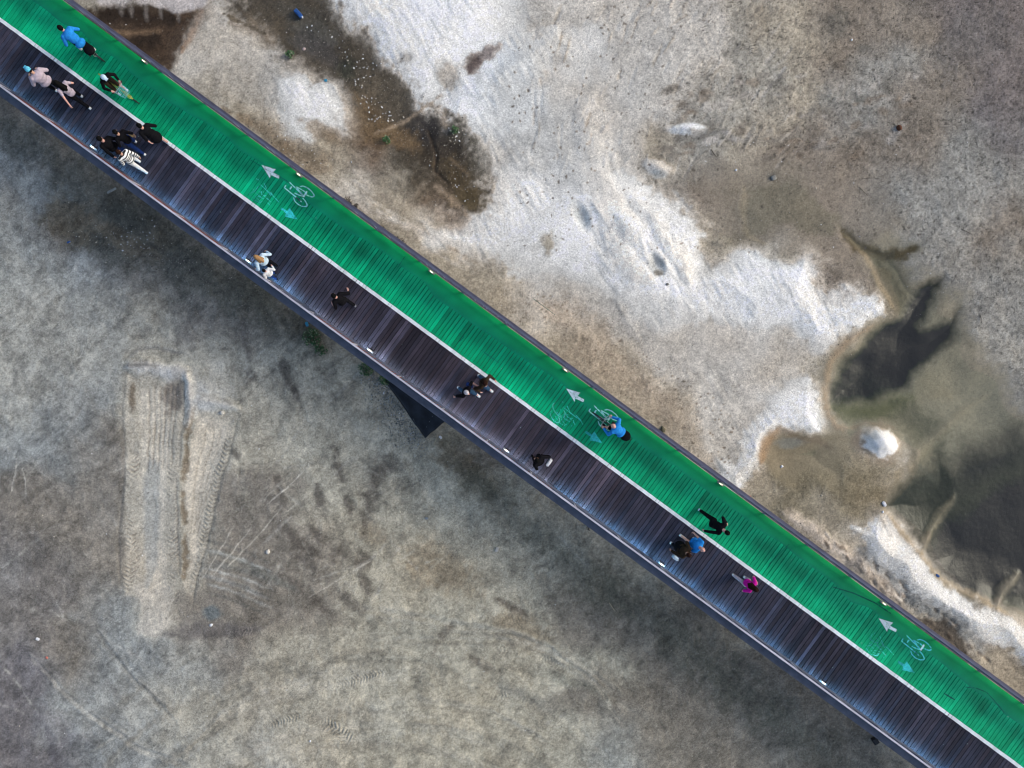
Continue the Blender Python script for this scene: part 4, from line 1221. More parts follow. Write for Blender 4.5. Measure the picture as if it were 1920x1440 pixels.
    bl = bulk ** .7
    for sh, el, wr in ((shL, eL, wL), (shR, eR, wR)):
        b.capsule(S(sh), S(sh + (el - sh) * min(1, sleeve * 2)), .068 * k * bl, .056 * k * bl, 12)
        if sleeve > .5: b.capsule(S(el), S(el + (wr - el) * (sleeve - .5) * 1.9), .056 * k * bl, .045 * k * bl, 12)
    t_ = b.build("top", top, root); remesh(t_, .014, 2)
    b = MB(); b.ball(S(P), Vector((.172, .132, .125)) * k, 16, 10)
    for hp, kn, an in ((hipL, kL, aL), (hipR, kR, aR)):
        b.capsule(S(hp), S(hp + (kn - hp) * min(1, legs * 2)), .104 * k, .078 * k, 12)
        if legs > .5: b.capsule(S(kn), S(kn + (an - kn) * (legs - .5) * 1.9), .078 * k, .060 * k, 12)
    if skirt: b.capsule(S(P), S(P + Vector((0, 0, -.35))), .17 * k, .23 * k, 16)
    t_ = b.build("trousers" if legs > .6 else ("skirt" if skirt else "shorts"), bottom, root); remesh(t_, .014, 2)
    for a_ in (aL, aR):
        b = MB(); b.capsule(S(a_ + Vector((0, -.035, -.03))), S(a_ + Vector((0, .16, -.045))), .052 * k, .042 * k, 12); b.box(S(a_ + Vector((0, .06, -.07))), S((.047, 0, 0)), S((0, .14, 0)), S((0, 0, .012)))
        s_ = b.build("shoe", shoe, root); remesh(s_, .012, 1)
    return root, k, dict(P=P, C=Cc, H=Hd, wL=wL, wR=wR, ax=ax, eL=eL, eR=eR)


UL = math.atan2(UX, math.sin(BA))
DR = UL + math.pi


def bag(parent_loc, hd, off, size, m, name, label, cat, strap=True):
    c = Vector(off); rot = Matrix.Rotation(hd, 3, 'Z')
    t = empty(name, Vector(parent_loc) + rot @ c, hd, label, cat)
    b = MB(); b.ball((0, 0, 0), size, 16, 10); b.box((0, 0, 0), (size[0] * .8, 0, 0), (0, size[1] * .8, 0), (0, 0, size[2] * .85))
    o = b.build("pouch", m, t); remesh(o, .012, 4)
    if strap:
        b = MB(); b.tube([(0, -size[1] * .7, size[2] * .6), (0, -size[1] * .5, size[2] * 2.0), (0, size[1] * .5, size[2] * 2.0), (0, size[1] * .7, size[2] * .6)], .012, 8)
        b.build("strap", m, t)
    return t


# --- walkers, from the top left
person(116, 172, UL, "person in a blue cap and loose mauve jacket walking at the far upper left", 1.72, MAUVE, BLACK, HBLK, WHITE, cap=CYAN, stride=.22, lean=.10, bulk=1.45, lh=(-.20, .34, 1.18), rh=(.22, .30, 1.15))
person(161, 192, UL, "person with long black hair, short pale sleeves and a bare arm hanging to the side", 1.68, MAUVE, BLACK, HBLK, WHITE, skin=SKINP, sleeve=.28, longhair=True, stride=-.24, lean=.06, lh=(-.42, -.30, .95), rh=(.24, .26, 1.05))
person(306, 267, UL, "person in a wide black top and bare legs stepping on the white line", 1.70, BLACK, BLACK, HBLK, WHITE, sleeve=.6, legs=.35, stride=.20, lean=.04, bulk=1.15, skirt=True, hairbun=True, skin=SKINP, rh=(.30, .1, .95))
person(263, 278, UL, "person in black with dark trousers and white shoes carrying a tan pouch", 1.66, BLACK, NAVY, HBLK, WHITE, sleeve=.5, stride=-.27, lean=.05, lh=(-.30, .20, 1.0), rh=(.30, -.10, .92), hairbun=True)
bag(D(263, 278), UL, (.25, -.02, .98), (.07, .12, .10), TAN, "pouch_bag", "tan pouch bag at the side of the person in black and navy", "bag")
bag(D(290, 264), UL, (.06, -.08, .80), (.06, .14, .15), RED, "shoulder_bag", "red shoulder bag beside the person with bare legs", "bag")
person(238, 291, UL, "person in a round black top and navy trousers nearest the footway rail", 1.74, BLACK, NAVY, HBLK, BLACK, stride=.24, lean=.05, bulk=1.15, skin=SKINP, look=.5)
person(268, 313, UL, "person in a black and white striped top with white trousers", 1.66, STRIPE, WHITE, HDB, WHITE, stride=-.22, lean=.04, bulk=1.12)
person(511, 498, UL, "person with fair brown hair and a pale blue top holding a child's hand", 1.64, PALEB, BLACK, HBRN, BLACK, stride=.12, lean=.04, longhair=True, lh=(-.42, .05, .95), rh=(.36, .10, 1.05), bulk=1.1)
person(517, 518, UL, "small child in a white top and dark trousers beside the handrail", 1.22, WHITE, NAVY, HBLK, BLACK, skin=SKINP, stride=-.12, lean=.04, rh=(.40, .02, 1.22), bulk=1.15)
person(653, 570, UL, "person dressed all in black walking alone left of the middle", 1.72, BLACK, BLACK, HBLK, GREY, skin=SKINP, sleeve=.7, stride=.24, lean=.10, rh=(.46, .05, 1.08), lh=(-.30, .20, .98), bulk=1.1)
person(877, 733, DR, "person with grey hair, a navy bag strap and one white shoe forward", 1.72, BLACK, DENIM, HGRY, WHITE, skin=SKINP, sleeve=.5, stride=.32, lean=.03, lh=(-.40, .20, 1.0), rh=(.42, -.22, .95))
bag(D(877, 733), DR, (-.24, -.02, 1.05), (.09, .15, .17), NAVY, "handbag", "navy handbag between the two people near the middle of the footway", "bag")
person(908, 717, DR, "person in dark brown with long dark hair walking right at the white line", 1.66, BROWN, DENIM, HDB, WHITE, skin=SKINP, stride=-.30, lean=.05, longhair=True, look=.6, lh=(-.33, .28, .98), rh=(.36, .10, 1.0), bulk=1.1)
person(1010, 859, UL, "person in a heavy black coat with one bare pale arm, alone by the rail", 1.72, BLACK, BLACK, HBLK, BLACK, skin=SKIN, stride=.10, lean=.08, bulk=1.25, rh=(.28, -.14, 1.0))
bag(D(1010, 859), UL, (.16, -.30, 1.05), (.17, .07, .12), WHITE, "pale_bag", "whitish bag under the arm of the person in the heavy black coat", "bag")
person(1268, 1019, DR, "person in a long dark brown coat walking next to the bald person", 1.68, BROWN, BLACK, HDB, WHITE, stride=.16, lean=.05, bulk=1.28, lh=(-.26, .10, .9), rh=(.30, -.30, .86), skirt=True)
bag(D(1268, 1019), DR, (.42, .10, .55), (.08, .13, .13), PALEB, "carrier_bag", "pale blue carrier bag at the side of the person in the brown coat", "bag")
person(1289, 1007, DR, "bald person in a blue shirt and shorts walking close to the white line", 1.74, BLUE, GREY, HBLK, WHITE, skin=SKINP, sleeve=.3, legs=.4, stride=.24, lean=.08, bulk=1.22, bald=True)
person(1324, 971, DR, "person in black running on the green lane with pale shoes", 1.72, BLACK, BLACK, HBLK, PALEB, stride=-.40, lean=.22, lh=(-.28, .34, 1.05), rh=(.42, -.10, 1.02), skin=SKINP)
person(1386, 1080, DR, "person in a bright magenta top with long dark hair and pale leggings", 1.64, PINK, MAUVE, HDB, WHITE, skin=SKINP, sleeve=.4, stride=.22, lean=.07, longhair=True, lh=(-.24, .22, 1.05), rh=(.26, .20, 1.05))


# --- bicycles
FR_D = mat("frame_dark", (.02, .02, .025), .35, .3); FR_T = mat("frame_teal", (.03, .30, .36), .35, .3); FR_Y = mat("frame_yellow", (.35, .38, .05), .4, .2)
METAL = mat("bright_metal", (.55, .55, .57), .3, .9); BASK = mat("basket_cyan", (.15, .50, .62), .6)


def bicycle(px, py, hd, label, frame, rim, basket=False, lights=False, rear=False):
    root = empty("bicycle", D(px, py, DECK + .002), hd, label, "bicycle", "bicycles on the green lane")
    fc, rc = Vector((0, .53, .335)), Vector((0, -.53, .335))
    for c in (fc, rc):
        b = MB(); b.torus(c, (1, 0, 0), .315, .02, 48, 8); w = b.build("wheel", RUB, root, smooth=True)
        b = MB(); b.torus(c, (1, 0, 0), .292, .010, 48, 6); b.build("rim", rim, w, smooth=True)
        b = MB()
        for q in range(18):
            th = q * math.pi / 9; b.tube([c + Vector((.02 * (-1) ** q, 0, 0)), c + Vector((0, math.cos(th) * .29, math.sin(th) * .29))], .0022, 4)
        b.build("spokes", METAL, w)
        b = MB(); b.tube([c - Vector((.05, 0, 0)), c + Vector((.05, 0, 0))], .02, 10); b.build("hub", METAL, w)
    bb = Vector((0, -.09, .29)); seat = Vector((0, -.25, .80)); head = Vector((0, .38, .82)); headb = Vector((0, .41, .68))
    b = MB(); b.tube([bb, seat], .015, 10); b.tube([seat - Vector((0, -.02, .06)), head], .016, 10); b.tube([bb, headb], .018, 10); b.tube([head + Vector((0, -.01, .05)), headb], .02, 10)
    for q in (-1, 1):
        b.tube([bb, rc + Vector((.055 * q, 0, 0))], .009, 8); b.tube([seat - Vector((0, 0, .05)), rc + Vector((.055 * q, 0, 0))], .008, 8)
    b.build("frame", frame, root)
    b = MB()
    for q in (-1, 1): b.tube([headb, headb + Vector((.05 * q, .01, -.03)), fc + Vector((.055 * q, 0, 0))], .011, 8)
    b.build("fork", frame, root)
    b = MB(); b.tube([head + Vector((0, 0, .03)), Vector((0, .37, .98))], .013, 8); b.tube([(-.29, .34, 1.0), (-.18, .42, 1.0), (.18, .42, 1.0), (.29, .34, 1.0)], .012, 8)
    h = b.build("handlebar", METAL, root)
    for q in (-1, 1):
        b = MB(); b.tube([(.29 * q, .34, 1.0), (.22 * q, .393, 1.0)], .018, 10); b.build("grip", RUB, h)
    b = MB(); b.ball((0, -.29, .90), (.075, .13, .03), 14, 8); b.tube([seat, (0, -.27, .88)], .012, 8); b.build("saddle", RUB, root)
    b = MB(); b.torus(bb + Vector((.045, 0, 0)), (1, 0, 0), .085, .006, 24, 6)
    b.tube([bb + Vector((.06, 0, 0)), bb + Vector((.07, .12, .12))], .01, 8); b.tube([bb - Vector((.06, 0, 0)), bb + Vector((-.07, -.12, -.12))], .01, 8)
    cr = b.build("crank", METAL, root)
    for q in (-1, 1):
        b = MB(); b.box(bb + Vector((.12 * q, .12 * q, .12 * q)), (.05, 0, 0), (0, .04, 0), (0, 0, .012)); b.build("pedal", RUB, cr)
    b = MB()
    for c in (fc, rc):
        pts = [c + Vector((0, math.cos(t) * .36, math.sin(t) * .36)) for t in [math.pi * (.25 + .1 * q) + (0 if c is fc else .1) for q in range(7)]]
        for a_, b_ in zip(pts[:-1], pts[1:]):
            m_ = (a_ + b_) / 2; d_ = (b_ - a_) / 2; b.box(m_, (.026, 0, 0), d_, (0, 0, .002))
    b.build("mudguard", frame, root)
    if basket:
        b = MB()
        z0, z1 = .80, 1.02
        for q in range(9):
            x = -.16 + .04 * q
            b.tube([(x, .47, z1), (x, .49, z0), (x, .69, z0), (x, .72, z1)], .004, 5)
        for z in (z0, .87, .95, z1):
            g = (z - z0) / .22 * .02
            b.tube([(-.16 - g, .48 - g, z), (.16 + g, .48 - g, z), (.16 + g, .69 + g, z), (-.16 - g, .69 + g, z), (-.16 - g, .48 - g, z)], .005, 5)
        b.build("basket", BASK, root)
    if rear:
        b = MB(); b.box((0, -.52, .69), (.06, 0, 0), (0, .18, 0), (0, 0, .008))
        for q in (-1, 1): b.tube([(.06 * q, -.62, .69), (.06 * q, -.53, .34)], .006, 6)
        b.build("rear_rack", METAL, root)
        b = MB(); b.ball((0, -.54, .80), (.19, .22, .12), 16, 10); o_ = b.build("rear_bag", BLACK, root); remesh(o_, .014, 3)
    if lights:
        b = MB(); b.ball((.06, .45, 1.01), .02, 8, 6); b.ball((-.08, .44, 1.01), .016, 8, 6); b.build("bell", METAL, root)
    return root


RIDE = dict(ride=True, lh=(-.24, .27, 1.03), rh=(.24, .27, 1.03), pelvis=(0, -.27, .98))
bicycle(169, 96, UL, "dark bicycle under the rider in the long bright blue top", FR_D, METAL, rear=True)
person(169, 96, UL, "person in a bright blue top leaning low over the handlebar at the top left", 1.74, BLUE, BLACK, HBLK, WHITE, skin=SKINP, bulk=1.22, chest=(0, .09, 1.26), headp=(0, .26, 1.42), feet=[(-.14, .08, .42), (.14, -.16, .20)],
       sleeve=.9, legs=.8, group=None, ride=True, lh=(-.24, .27, 1.02), rh=(.24, .27, 1.02), pelvis=(0, -.27, .96))
bicycle(233, 174, DR, "bicycle with a cyan front basket and a thin yellow green mudguard line", FR_Y, METAL, basket=True)
person(233, 174, DR, "person with a white cap and black sleeves riding the bicycle with the basket", 1.66, BLACK, BROWN, HBLK, WHITE, skin=SKINP, bulk=1.05, chest=(0, .02, 1.33), headp=(0, .10, 1.50), feet=[(-.14, .10, .40), (.16, -.14, .22)],
       cap=PALEB, sleeve=.95, legs=.5, ride=True, lh=(-.24, .27, 1.03), rh=(.24, .27, 1.03), pelvis=(0, -.27, .96))
bicycle(1144, 798, UL, "dark bicycle under the nearly bald rider beside the white bicycle mark", FR_D, METAL, lights=True, rear=True)
person(1144, 798, UL, "balding person in a blue jacket and black shorts riding in the middle of the lane", 1.78, BLUE, BLACK, HBLK, BLACK, skin=SKINP, bulk=1.15, chest=(0, .0, 1.34), headp=(0, .12, 1.52), feet=[(-.14, .10, .42), (.14, -.16, .20)],
       bald=True, legs=.45, ride=True, lh=(-.25, .26, 1.03), rh=(.25, .26, 1.03), pelvis=(0, -.30, .97))

# ================================================================== SMALL THINGS ON THE GROUND
def ico(rad, sub=1, jit=.25, flat=1.0, rnd=random):
    bm = bmesh.new(); bmesh.ops.create_icosphere(bm, subdivisions=sub, radius=1.0)
    for v in bm.verts:
        k = 1 + rnd.uniform(-jit, jit)
        v.co = Vector((v.co.x * rad * k, v.co.y * rad * k * .8, v.co.z * rad * k * flat))
    me = bpy.data.meshes.new("scrap"); bm.to_mesh(me); bm.free()
    return me


SCRAPW = mat("scrap_white", (.74, .76, .78), .6, 0, .1, 30); SCRAPC = mat("scrap_cream", (.60, .55, .44), .7, 0, .1, 30)
protos = [ico(1.0, 1, .35, .35) for _ in range(8)]
for i, p_ in enumerate(protos): p_.materials.append(SCRAPW if i < 6 else SCRAPC)


def scatter(pts, label, group, name="litter_scrap", cat="litter", rmin=.018, rmax=.048):
    for (x, y) in pts:
        o = bpy.data.objects.new(name, random.choice(protos)); COL.objects.link(o)
        r = random.uniform(rmin, rmax)
        if random.random() < .12: r *= 1.5
        o.scale = (r, r * random.uniform(.5, 1), r)
        o.rotation_euler = (random.uniform(-.3, .3), random.uniform(-.3, .3), random.uniform(0, 6.28))
        o.location = G(x, y, gz(x, y) + r * .2 + (.22 if 'black sheet' in group and 'on the' in group else 0))
        tag(o, label, cat, group)


def near(cx, cy, sx, sy, n, ang=0):
    a = R(ang); out = []
    for _ in range(n):
        u = random.gauss(0, sx); v = random.gauss(0, sy)
        out.append((cx + u * math.cos(a) - v * math.sin(a), cy + u * math.sin(a) + v * math.cos(a)))
    return out


scatter(near(690, 128, 16, 14, 16) + near(680, 160, 12, 10, 14) + near(650, 100, 20, 10, 8) + near(590, 55, 25, 12, 8), "small white scrap on the dark litter mud above the green lane", "white scraps on the dark mud at the top")
scatter(near(700, 190, 14, 8, 12) + near(730, 216, 10, 8, 16) + near(700, 222, 8, 4, 5), "small white scrap on the brown middle of the litter mud", "white scraps on the brown mud")
scatter(near(850, 255, 9, 12, 18) + near(808, 280, 20, 22, 10) + near(865, 365, 20, 14, 10), "small white scrap on the blackish lower end of the litter mud", "white scraps on the blackish mud")
scatter(near(560, 285, 40, 16, 22, 30) + near(500, 240, 20, 10, 6), "tiny pale scrap on the brown soil right above the lane marks", "pale scraps above the first lane marks", rmin=.016, rmax=.036)
scatter(near(250, 455, 30, 14, 34, 15) + near(150, 440, 24, 8, 12) + near(285, 430, 12, 16, 12), "tiny pale scrap on the dark soil left below the footway", "pale scraps below the footway on the left", rmin=.014, rmax=.034)
scatter([(random.uniform(20, 560), random.uniform(700, 1430)) for _ in range(26)] + [(random.uniform(560, 1250), random.uniform(900 + 0, 1430)) for _ in range(18)], "tiny white scrap alone on the open sand below the bridge", "single scraps on the lower sand", rmin=.014, rmax=.034)
scatter([(random.uniform(1270, 1480), random.uniform(262, 330)) for _ in range(18)] + [(random.uniform(1500, 1860), random.uniform(200, 560)) for _ in range(16)], "tiny white scrap on the wet flat at the upper right", "scraps on the wet flat", rmin=.014, rmax=.03)
scatter(near(725, 735, 6, 12, 8, -30) + near(745, 770, 6, 14, 8) + near(775, 815, 14, 8, 8), "tiny white scrap in the gravel beside the black sheet", "white scraps beside the black sheet", rmin=.016, rmax=.04)
scatter([(760, 724), (764, 731), (758, 718), (806, 790), (800, 800), (812, 780), (775, 745)], "tiny white scrap lying on the black sheet", "white scraps on the black sheet", rmin=.012, rmax=.024)
scatter([(205, 43), (235, 45), (190, 43), (252, 84)], "small white scrap in the brown pit at the top left", "scraps in the brown pit", rmin=.02, rmax=.045)

# gravel, clods: nobody could count them
def pebbles(name, label, cat, pts, rmin, rmax, cols, dz=.3):
    n = len(pts)
    base = np.array([(1, 0, 0), (-1, 0, 0), (0, 1, 0), (0, -1, 0), (0, 0, 1), (0, 0, -1)], dtype=np.float32)
    tri = np.array([(4, 0, 2), (4, 2, 1), (4, 1, 3), (4, 3, 0), (5, 2, 0), (5, 1, 2), (5, 3, 1), (5, 0, 3)])
    V = []; F = []; Cc = []
    for i, (x, y) in enumerate(pts):
        r = random.uniform(rmin, rmax) * (1.6 if random.random() < .08 else 1); a = random.uniform(0, 6.28)
        s_ = np.array([r, r * random.uniform(.5, 1), r * random.uniform(.4, .8)]); v = base * s_ * (1 + RNG.uniform(-.25, .25, (6, 1)))
        v = np.stack([v[:, 0] * math.cos(a) - v[:, 1] * math.sin(a), v[:, 0] * math.sin(a) + v[:, 1] * math.cos(a), v[:, 2]], 1)
        g_ = G(x, y, gz(x, y) + r * dz)
        V.append(v + np.array(g_)); F.append(tri + 6 * i); Cc.append(np.repeat([random.choice(cols)], 6, 0))
    me = mesh_np(name, np.concatenate(V), np.concatenate(F))
    at_ = me.color_attributes.new("tint", 'FLOAT_COLOR', 'POINT'); c4 = np.ones((n * 6, 4), dtype=np.float32); c4[:, :3] = np.concatenate(Cc)
    at_.data.foreach_set("color", c4.ravel())
    o = link(name, me, mat("pebble_tint", (1, 1, 1), .85, 0, .15, 40, 0, None, 0, True)); tag(o, label, cat, kind="stuff")


GREYS = [(.30, .33, .33), (.14, .15, .15), (.45, .48, .48), (.08, .09, .09), (.22, .24, .22)]
pts = []
for _ in range(1500):
    t = random.random(); x = 700 + 105 * t; y = 690 + 150 * t
    pts.append((x - abs(random.gauss(0, 16 + 16 * t)), y + random.gauss(0, 10)))
pebbles("gravel", "loose grey gravel spilled along the edge of the black sheet", "gravel", pts, .010, .03, GREYS)
pts = [(x, y) for (cx, cy, sx, sy, n, a) in [(640, 120, 80, 28, 500, 40), (780, 230, 70, 40, 700, 40), (860, 320, 30, 40, 350, 0), (560, 280, 60, 18, 300, 34), (250, 450, 90, 30, 700, 25), (350, 500, 70, 30, 300, 35),
                                                (1640, 1090, 30, 90, 260, -40), (1700, 1140, 24, 60, 180, -40), (1400, 900, 12, 30, 90, 0), (1600, 640, 8, 30, 60, 40)] for (x, y) in near(cx, cy, sx, sy, n, a)]
pebbles("clods", "crumbs of dark and pale earth strewn over the mud", "clods", pts, .008, .024, [(.06, .05, .045), (.10, .09, .07), (.25, .22, .18), (.4, .38, .34), (.04, .04, .04)])
pts = [(random.uniform(960, 1920), random.uniform(-10, 620)) for _ in range(2600)] + [(random.uniform(0, 1100), random.uniform(500, 1440)) for _ in range(1800)] + [(random.uniform(900, 1400), random.uniform(480, 900)) for _ in range(900)]
pebbles("pebbles", "fine dark grit scattered over the open sand", "grit", pts, .007, .018, [(.12, .11, .10), (.18, .16, .14), (.07, .07, .07), (.5, .5, .5)])

# black sheet half under the bridge
def world_local(px, py, z): return G(px, py, z)
nu, nv = 26, 26
A_, B_, C_, D_ = Vector((701, 686)), Vector((797, 822)), Vector((838, 788)), Vector((830, 640))
V = []; 
for i in range(nu + 1):
    for j in range(nv + 1):
        u, v = i / nu, j / nv
        p = (A_ * (1 - u) + B_ * u) * (1 - v) + (D_ * (1 - u) + C_ * u) * v
        wob = (vnoise(np.array([p.x / 11.]), np.array([p.y / 11.]), 44)[0] - .5)
        wob2 = (vnoise(np.array([p.x / 30.]), np.array([p.y / 30.]), 45)[0] - .5)
        z = gz(p.x, p.y) * (1 - min(1, v * 2)) + .05 + .07 * wob + .16 * wob2 + .28 * math.sin(v * math.pi * .5)
        if v == 0: z = gz(p.x, p.y) + .015
        V.append(tuple(G(p.x + wob * 3, p.y + wob2 * 3, z)))
F = [(i * (nv + 1) + j, (i + 1) * (nv + 1) + j, (i + 1) * (nv + 1) + j + 1, i * (nv + 1) + j + 1) for i in range(nu) for j in range(nv)]
me = bpy.data.meshes.new("plastic_sheet"); me.from_pydata(V, [], F)
o = link("plastic_sheet", me, mat("black_plastic", (.009, .011, .017), .45, 0, .75, 2.5, 1.0, spec=.4), smooth=True); so = o.modifiers.new("thick", 'SOLIDIFY'); so.thickness = .008
tag(o, "black plastic sheet with a pointed corner coming out from under the footway", "plastic sheet")

# single objects
def obj_box(name, px, py, size, ang, m, label, cat, z=0, bev=.2, sub=None):
    bm = bmesh.new(); bmesh.ops.create_cube(bm, size=1.0)
    for v in bm.verts: v.co = Vector((v.co.x * size[0], v.co.y * size[1], v.co.z * size[2]))
    bmesh.ops.bevel(bm, geom=bm.edges[:], offset=min(size) * bev, segments=2, affect='EDGES')
    bmesh.ops.subdivide_edges(bm, edges=[e for e in bm.edges if e.calc_length() > max(size) * .5], cuts=3)
    for v in bm.verts: v.co += Vector([random.uniform(-1, 1) * min(size) * .04 for _ in range(3)])
    me = bpy.data.meshes.new(name); bm.to_mesh(me); bm.free()
    o = link(name, me, m); o.location = G(px, py, gz(px, py) + size[2] * .45 + z); o.rotation_euler = (0, random.uniform(-.05, .05), R(-ang)); tag(o, label, cat); return o


def rock(px, py, r, m, label, cat, name="stone", flat=.7, jit=.12):
    me = ico(r, 2, jit, flat); o = link(name, me, m, smooth=True); o.location = G(px, py, gz(px, py) + r * flat * .4); o.rotation_euler = (0, 0, random.uniform(0, 6)); tag(o, label, cat); return o


def stick(px, py, qx, qy, r, m, label, cat="stick", name="stick", lift=.03):
    a = G(px, py, gz(px, py) + r + .005); b_ = G(qx, qy, gz(qx, qy) + r + lift); mid = (a + b_) / 2 + Vector((random.uniform(-.02, .02), random.uniform(-.02, .02), .01))
    mb = MB(); mb.tube([a, mid, b_], [r, r * .9, r * .6], 7); o = mb.build(name, m, smooth=True); tag(o, label, cat); return o


PBLUE = mat("plastic_blue", (.02, .09, .30), .4, 0, .15, 10); PB2 = mat("plastic_light_blue", (.04, .28, .45), .5, 0, .15, 10); PRED = mat("plastic_red", (.50, .03, .03), .5, 0, .1, 10)
STN = mat("stone_pale", (.58, .56, .50), .85, 0, .15, 12, .3); STD = mat("stone_grey", (.22, .22, .20), .85, 0, .15, 12, .3); RUST = mat("rusty_iron", (.12, .045, .02), .85, .2, .3, 12, .4); WOODP = mat("pale_wood", (.40, .35, .24), .8, 0, .25, 10, .2)
WOODG = mat("grey_wood", (.30, .32, .30), .8, 0, .25, 10, .2); DKW = mat("dark_twig", (.045, .035, .03), .85, 0, .25, 10); BLKP = mat("black_plastic_box", (.012, .012, .014), .5)
# blue jug
t = empty("jug", G(561, 28, gz(561, 28) + .10), R(-48), "dark blue plastic jug lying on the mud at the top edge", "jug")
b = MB(); b.box((0, 0, 0), (.20, 0, 0), (0, .085, 0), (0, 0, .08)); o = b.build("body", PBLUE, t); bv = o.modifiers.new("bevel", 'BEVEL'); bv.width = .03; bv.segments = 3
b = MB(); b.tube([(.19, .02, 0), (.25, .02, 0)], .035, 12); b.build("cap", SCRAPW, t); b = MB(); b.tube([(.10, -.02, .08), (.09, -.02, .12), (-.02, -.02, .12), (-.04, -.02, .08)], .014, 8); b.build("handle", PBLUE, t)
rock(503, 1034, .11, STN, "pale heart shaped stone on the sand right of the wheel lanes", "stone", flat=.5, jit=.2)
obj_box("brick", 932, 1030, (.20, .12, .09), 110, STN, "pale broken brick lying on tan sand below the footway", "brick")
stick(1142, 1130, 1152, 1144, .016, WOODP, "short straw yellow stick near the lower middle of the sand")
obj_box("box", 1638, 1386, (.26, .22, .16), 60, BLKP, "small black box on the sand just outside the footway rail", "box", bev=.08)
obj_box("plank", 209, 357, (.42, .09, .03), -28, WOODG, "short pale grey plank lying below the striped top person", "plank", bev=.1)
rock(1685, 240, .13, RUST, "round rusty brown ball on the wet flat at the upper right", "ball", "rusty_ball", .9, .04)
stick(1333, 281, 1343, 296, .014, DKW, "dark upright stick with a blue glint on the wet flat", name="stick")
stick(1621, 334, 1648, 335, .009, DKW, "thin dark twig lying level on the wet flat")
stick(1612, 350, 1628, 368, .008, DKW, "thin dark twig slanting below the level twig")
rock(1380, 319, .055, SCRAPW, "white oval pebble right beside a small dark clod", "stone", flat=.5)
rock(1596, 76, .05, SCRAPW, "white pebble on the rough soil near the top right", "stone", flat=.5)
rock(1450, 334, .12, STD, "dark lump at the corner of the shallow wet pan", "stone", flat=.5, jit=.3)
obj_box("bag", 71, 1198, (.16, .12, .06), 20, SCRAPW, "crumpled white bag on the sand near the left edge", "bag", bev=.4)
rock(417, 774, .10, STN, "pale round stone at the head of the right wheel lane", "stone", flat=.8)
obj_box("rag", 576, 608, (.20, .12, .05), 70, PB2, "bright blue rag in the dark soil under the footway edge", "rag", bev=.4)
obj_box("rag", 129, 454, (.16, .07, .04), -25, PBLUE, "dark blue rag among pale scraps at the left", "rag", bev=.4)
obj_box("rag", 611, 151, (.13, .11, .04), 10, PB2, "light blue rag on the upper litter mud", "rag", bev=.4)
obj_box("rag", 1757, 1079, (.17, .10, .05), 35, PBLUE, "blue rag on the shore of the dark pond", "rag", bev=.4)
rock(1406, 931, .04, PRED, "tiny red bottle cap beside the upper bridge edge", "bottle cap", "bottle_cap", .3, .05)
rock(88, 1233, .06, mat("plastic_coral", (.5, .16, .12), .5), "small coral red lump near the left edge", "lump", "litter_lump", .5, .2)
stick(813, 834, 822, 815, .022, WOODP, "pale pole stub leaning at the tip of the black sheet", "pole", "pole", .25)
obj_box("tin", 826, 820, (.16, .10, .08), 40, SCRAPW, "white tin beside the pale pole stub", "tin", bev=.3)
obj_box("foam_block", 1658, 945, (.22, .14, .09), 60, SCRAPW, "white foam block on the pond shore corner", "foam block", bev=.3)
rock(1655, 960, .06, SCRAPW, "small white stone just below the foam block", "stone", flat=.5)
rock(1467, 875, .07, SCRAPW, "white stone on the olive mud between the sand mounds", "stone", flat=.6)
rock(1541, 929, .04, SCRAPC, "small pale stone on the olive mud nearer the bridge", "stone", flat=.6)
obj_box("can", 800, 972, (.13, .10, .08), 10, mat("grey_can", (.30, .34, .36), .4, .5), "grey dented can on the sand below the black sheet", "can", bev=.3)
rock(397, 1171, .075, SCRAPW, "white scrap stone on the dark ribbed tread mark", "stone", flat=.5)
rock(582, 1389, .05, SCRAPW, "white stone near the bottom edge beside a curved track", "stone", flat=.5)
rock(570, 92, .08, mat("lilac_rag", (.42, .34, .33), .8), "square pinkish scrap on the darkest top mud", "scrap", "scrap", .3, .1)
rock(1250, 534, .07, STD, "small dark stone on the white sand mound", "stone", flat=.6)
rock(1243, 805, .13, mat("dry_weed", (.12, .11, .07), .9, 0, .4, 20, .6), "small dry brown tuft just above the lane railing", "tuft", "dry_tuft", .6, .35)
stick(1836, 590, 1838, 605, .010, DKW, "short dark twig in the shallow water at the right")
stick(1800, 430, 1822, 442, .010, DKW, "forked dark twig on the grey flat at the right edge")

# weeds and dead brush
LEAF = mat("weed_leaf", (.035, .11, .03), .6, 0, .5, 12); LEAFP = mat("weed_pale_leaf", (.30, .36, .22), .6, 0, .3, 12); STEM = mat("weed_stem", (.06, .08, .03), .7)


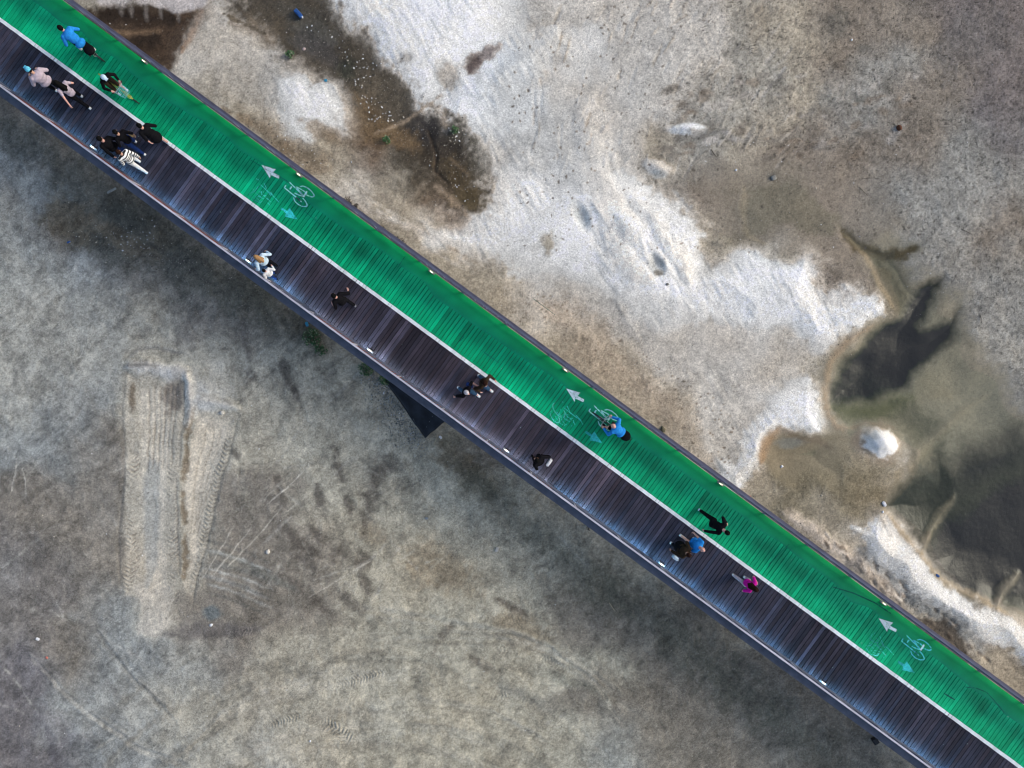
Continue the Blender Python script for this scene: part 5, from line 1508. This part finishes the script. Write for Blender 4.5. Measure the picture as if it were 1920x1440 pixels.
def weed(px, py, r, n, label, dark=False, cat="weed", name="weed_clump"):
    t = empty(name, G(px, py, gz(px, py)), 0, label, cat)
    lv = MB(); pv = MB(); stm = MB()
    for _ in range(n):
        a = random.uniform(0, 6.28); q = r * math.sqrt(random.random()); h = random.uniform(.05, .28); tip = Vector((q * math.cos(a), q * math.sin(a), h))
        root_ = Vector((tip.x * .4, tip.y * .4, 0)); stm.tube([root_, (root_ + tip) / 2 + Vector((0, 0, .04)), tip], .004 if not dark else .007, 4)
        if dark and random.random() < .5: continue
        for _k in range(3 if not dark else 2):
            d = Vector((random.uniform(-1, 1), random.uniform(-1, 1), random.uniform(-.3, .5))).normalized(); L = random.uniform(.025, .06); sN = d.cross(Vector((0, 0, 1))).normalized() * L * .35
            c0 = tip + Vector((random.uniform(-.03, .03), random.uniform(-.03, .03), random.uniform(-.06, .02)))
            (pv if random.random() < .2 and not dark else lv).add([c0 - d * L, c0 + sN, c0 + d * L, c0 - sN], [(0, 1, 2, 3)])
    lv.build("leaves", LEAF if not dark else DKW, t); stm.build("stems", STEM if not dark else DKW, t)
    if pv.n: pv.build("pale_leaves", LEAFP, t)


weed(688, 690, .34, 110, "low green weed clump at the top corner of the black sheet")
weed(722, 712, .22, 80, "yellowish green weed clump on the left edge of the black sheet")
weed(586, 632, .36, 130, "green weed clump below the footway near the blue rag")
weed(604, 655, .26, 60, "sparse weed clump just under the one near the blue rag")
weed(726, 262, .16, 40, "small green weed in the brown litter mud")
weed(546, 104, .16, 40, "small green weed at the left rim of the litter mud")
weed(853, 245, .16, 40, "small green weed among white scraps at the right rim of the mud")
weed(652, 381, .24, 60, "black twiggy brush patch nearest the first lane marks", True, "brush", "dead_brush")
weed(668, 388, .14, 30, "little black brush tuft touching the bridge ledge", True, "brush", "dead_brush")
weed(716, 434, .20, 50, "black twiggy brush patch in the middle of three", True, "brush", "dead_brush")
weed(748, 458, .30, 60, "loose black brush strip farthest along the bridge edge", True, "brush", "dead_brush")
weed(1105, 986, .14, 24, "reddish dry twig bundle below the footway", True, "brush", "dead_brush")
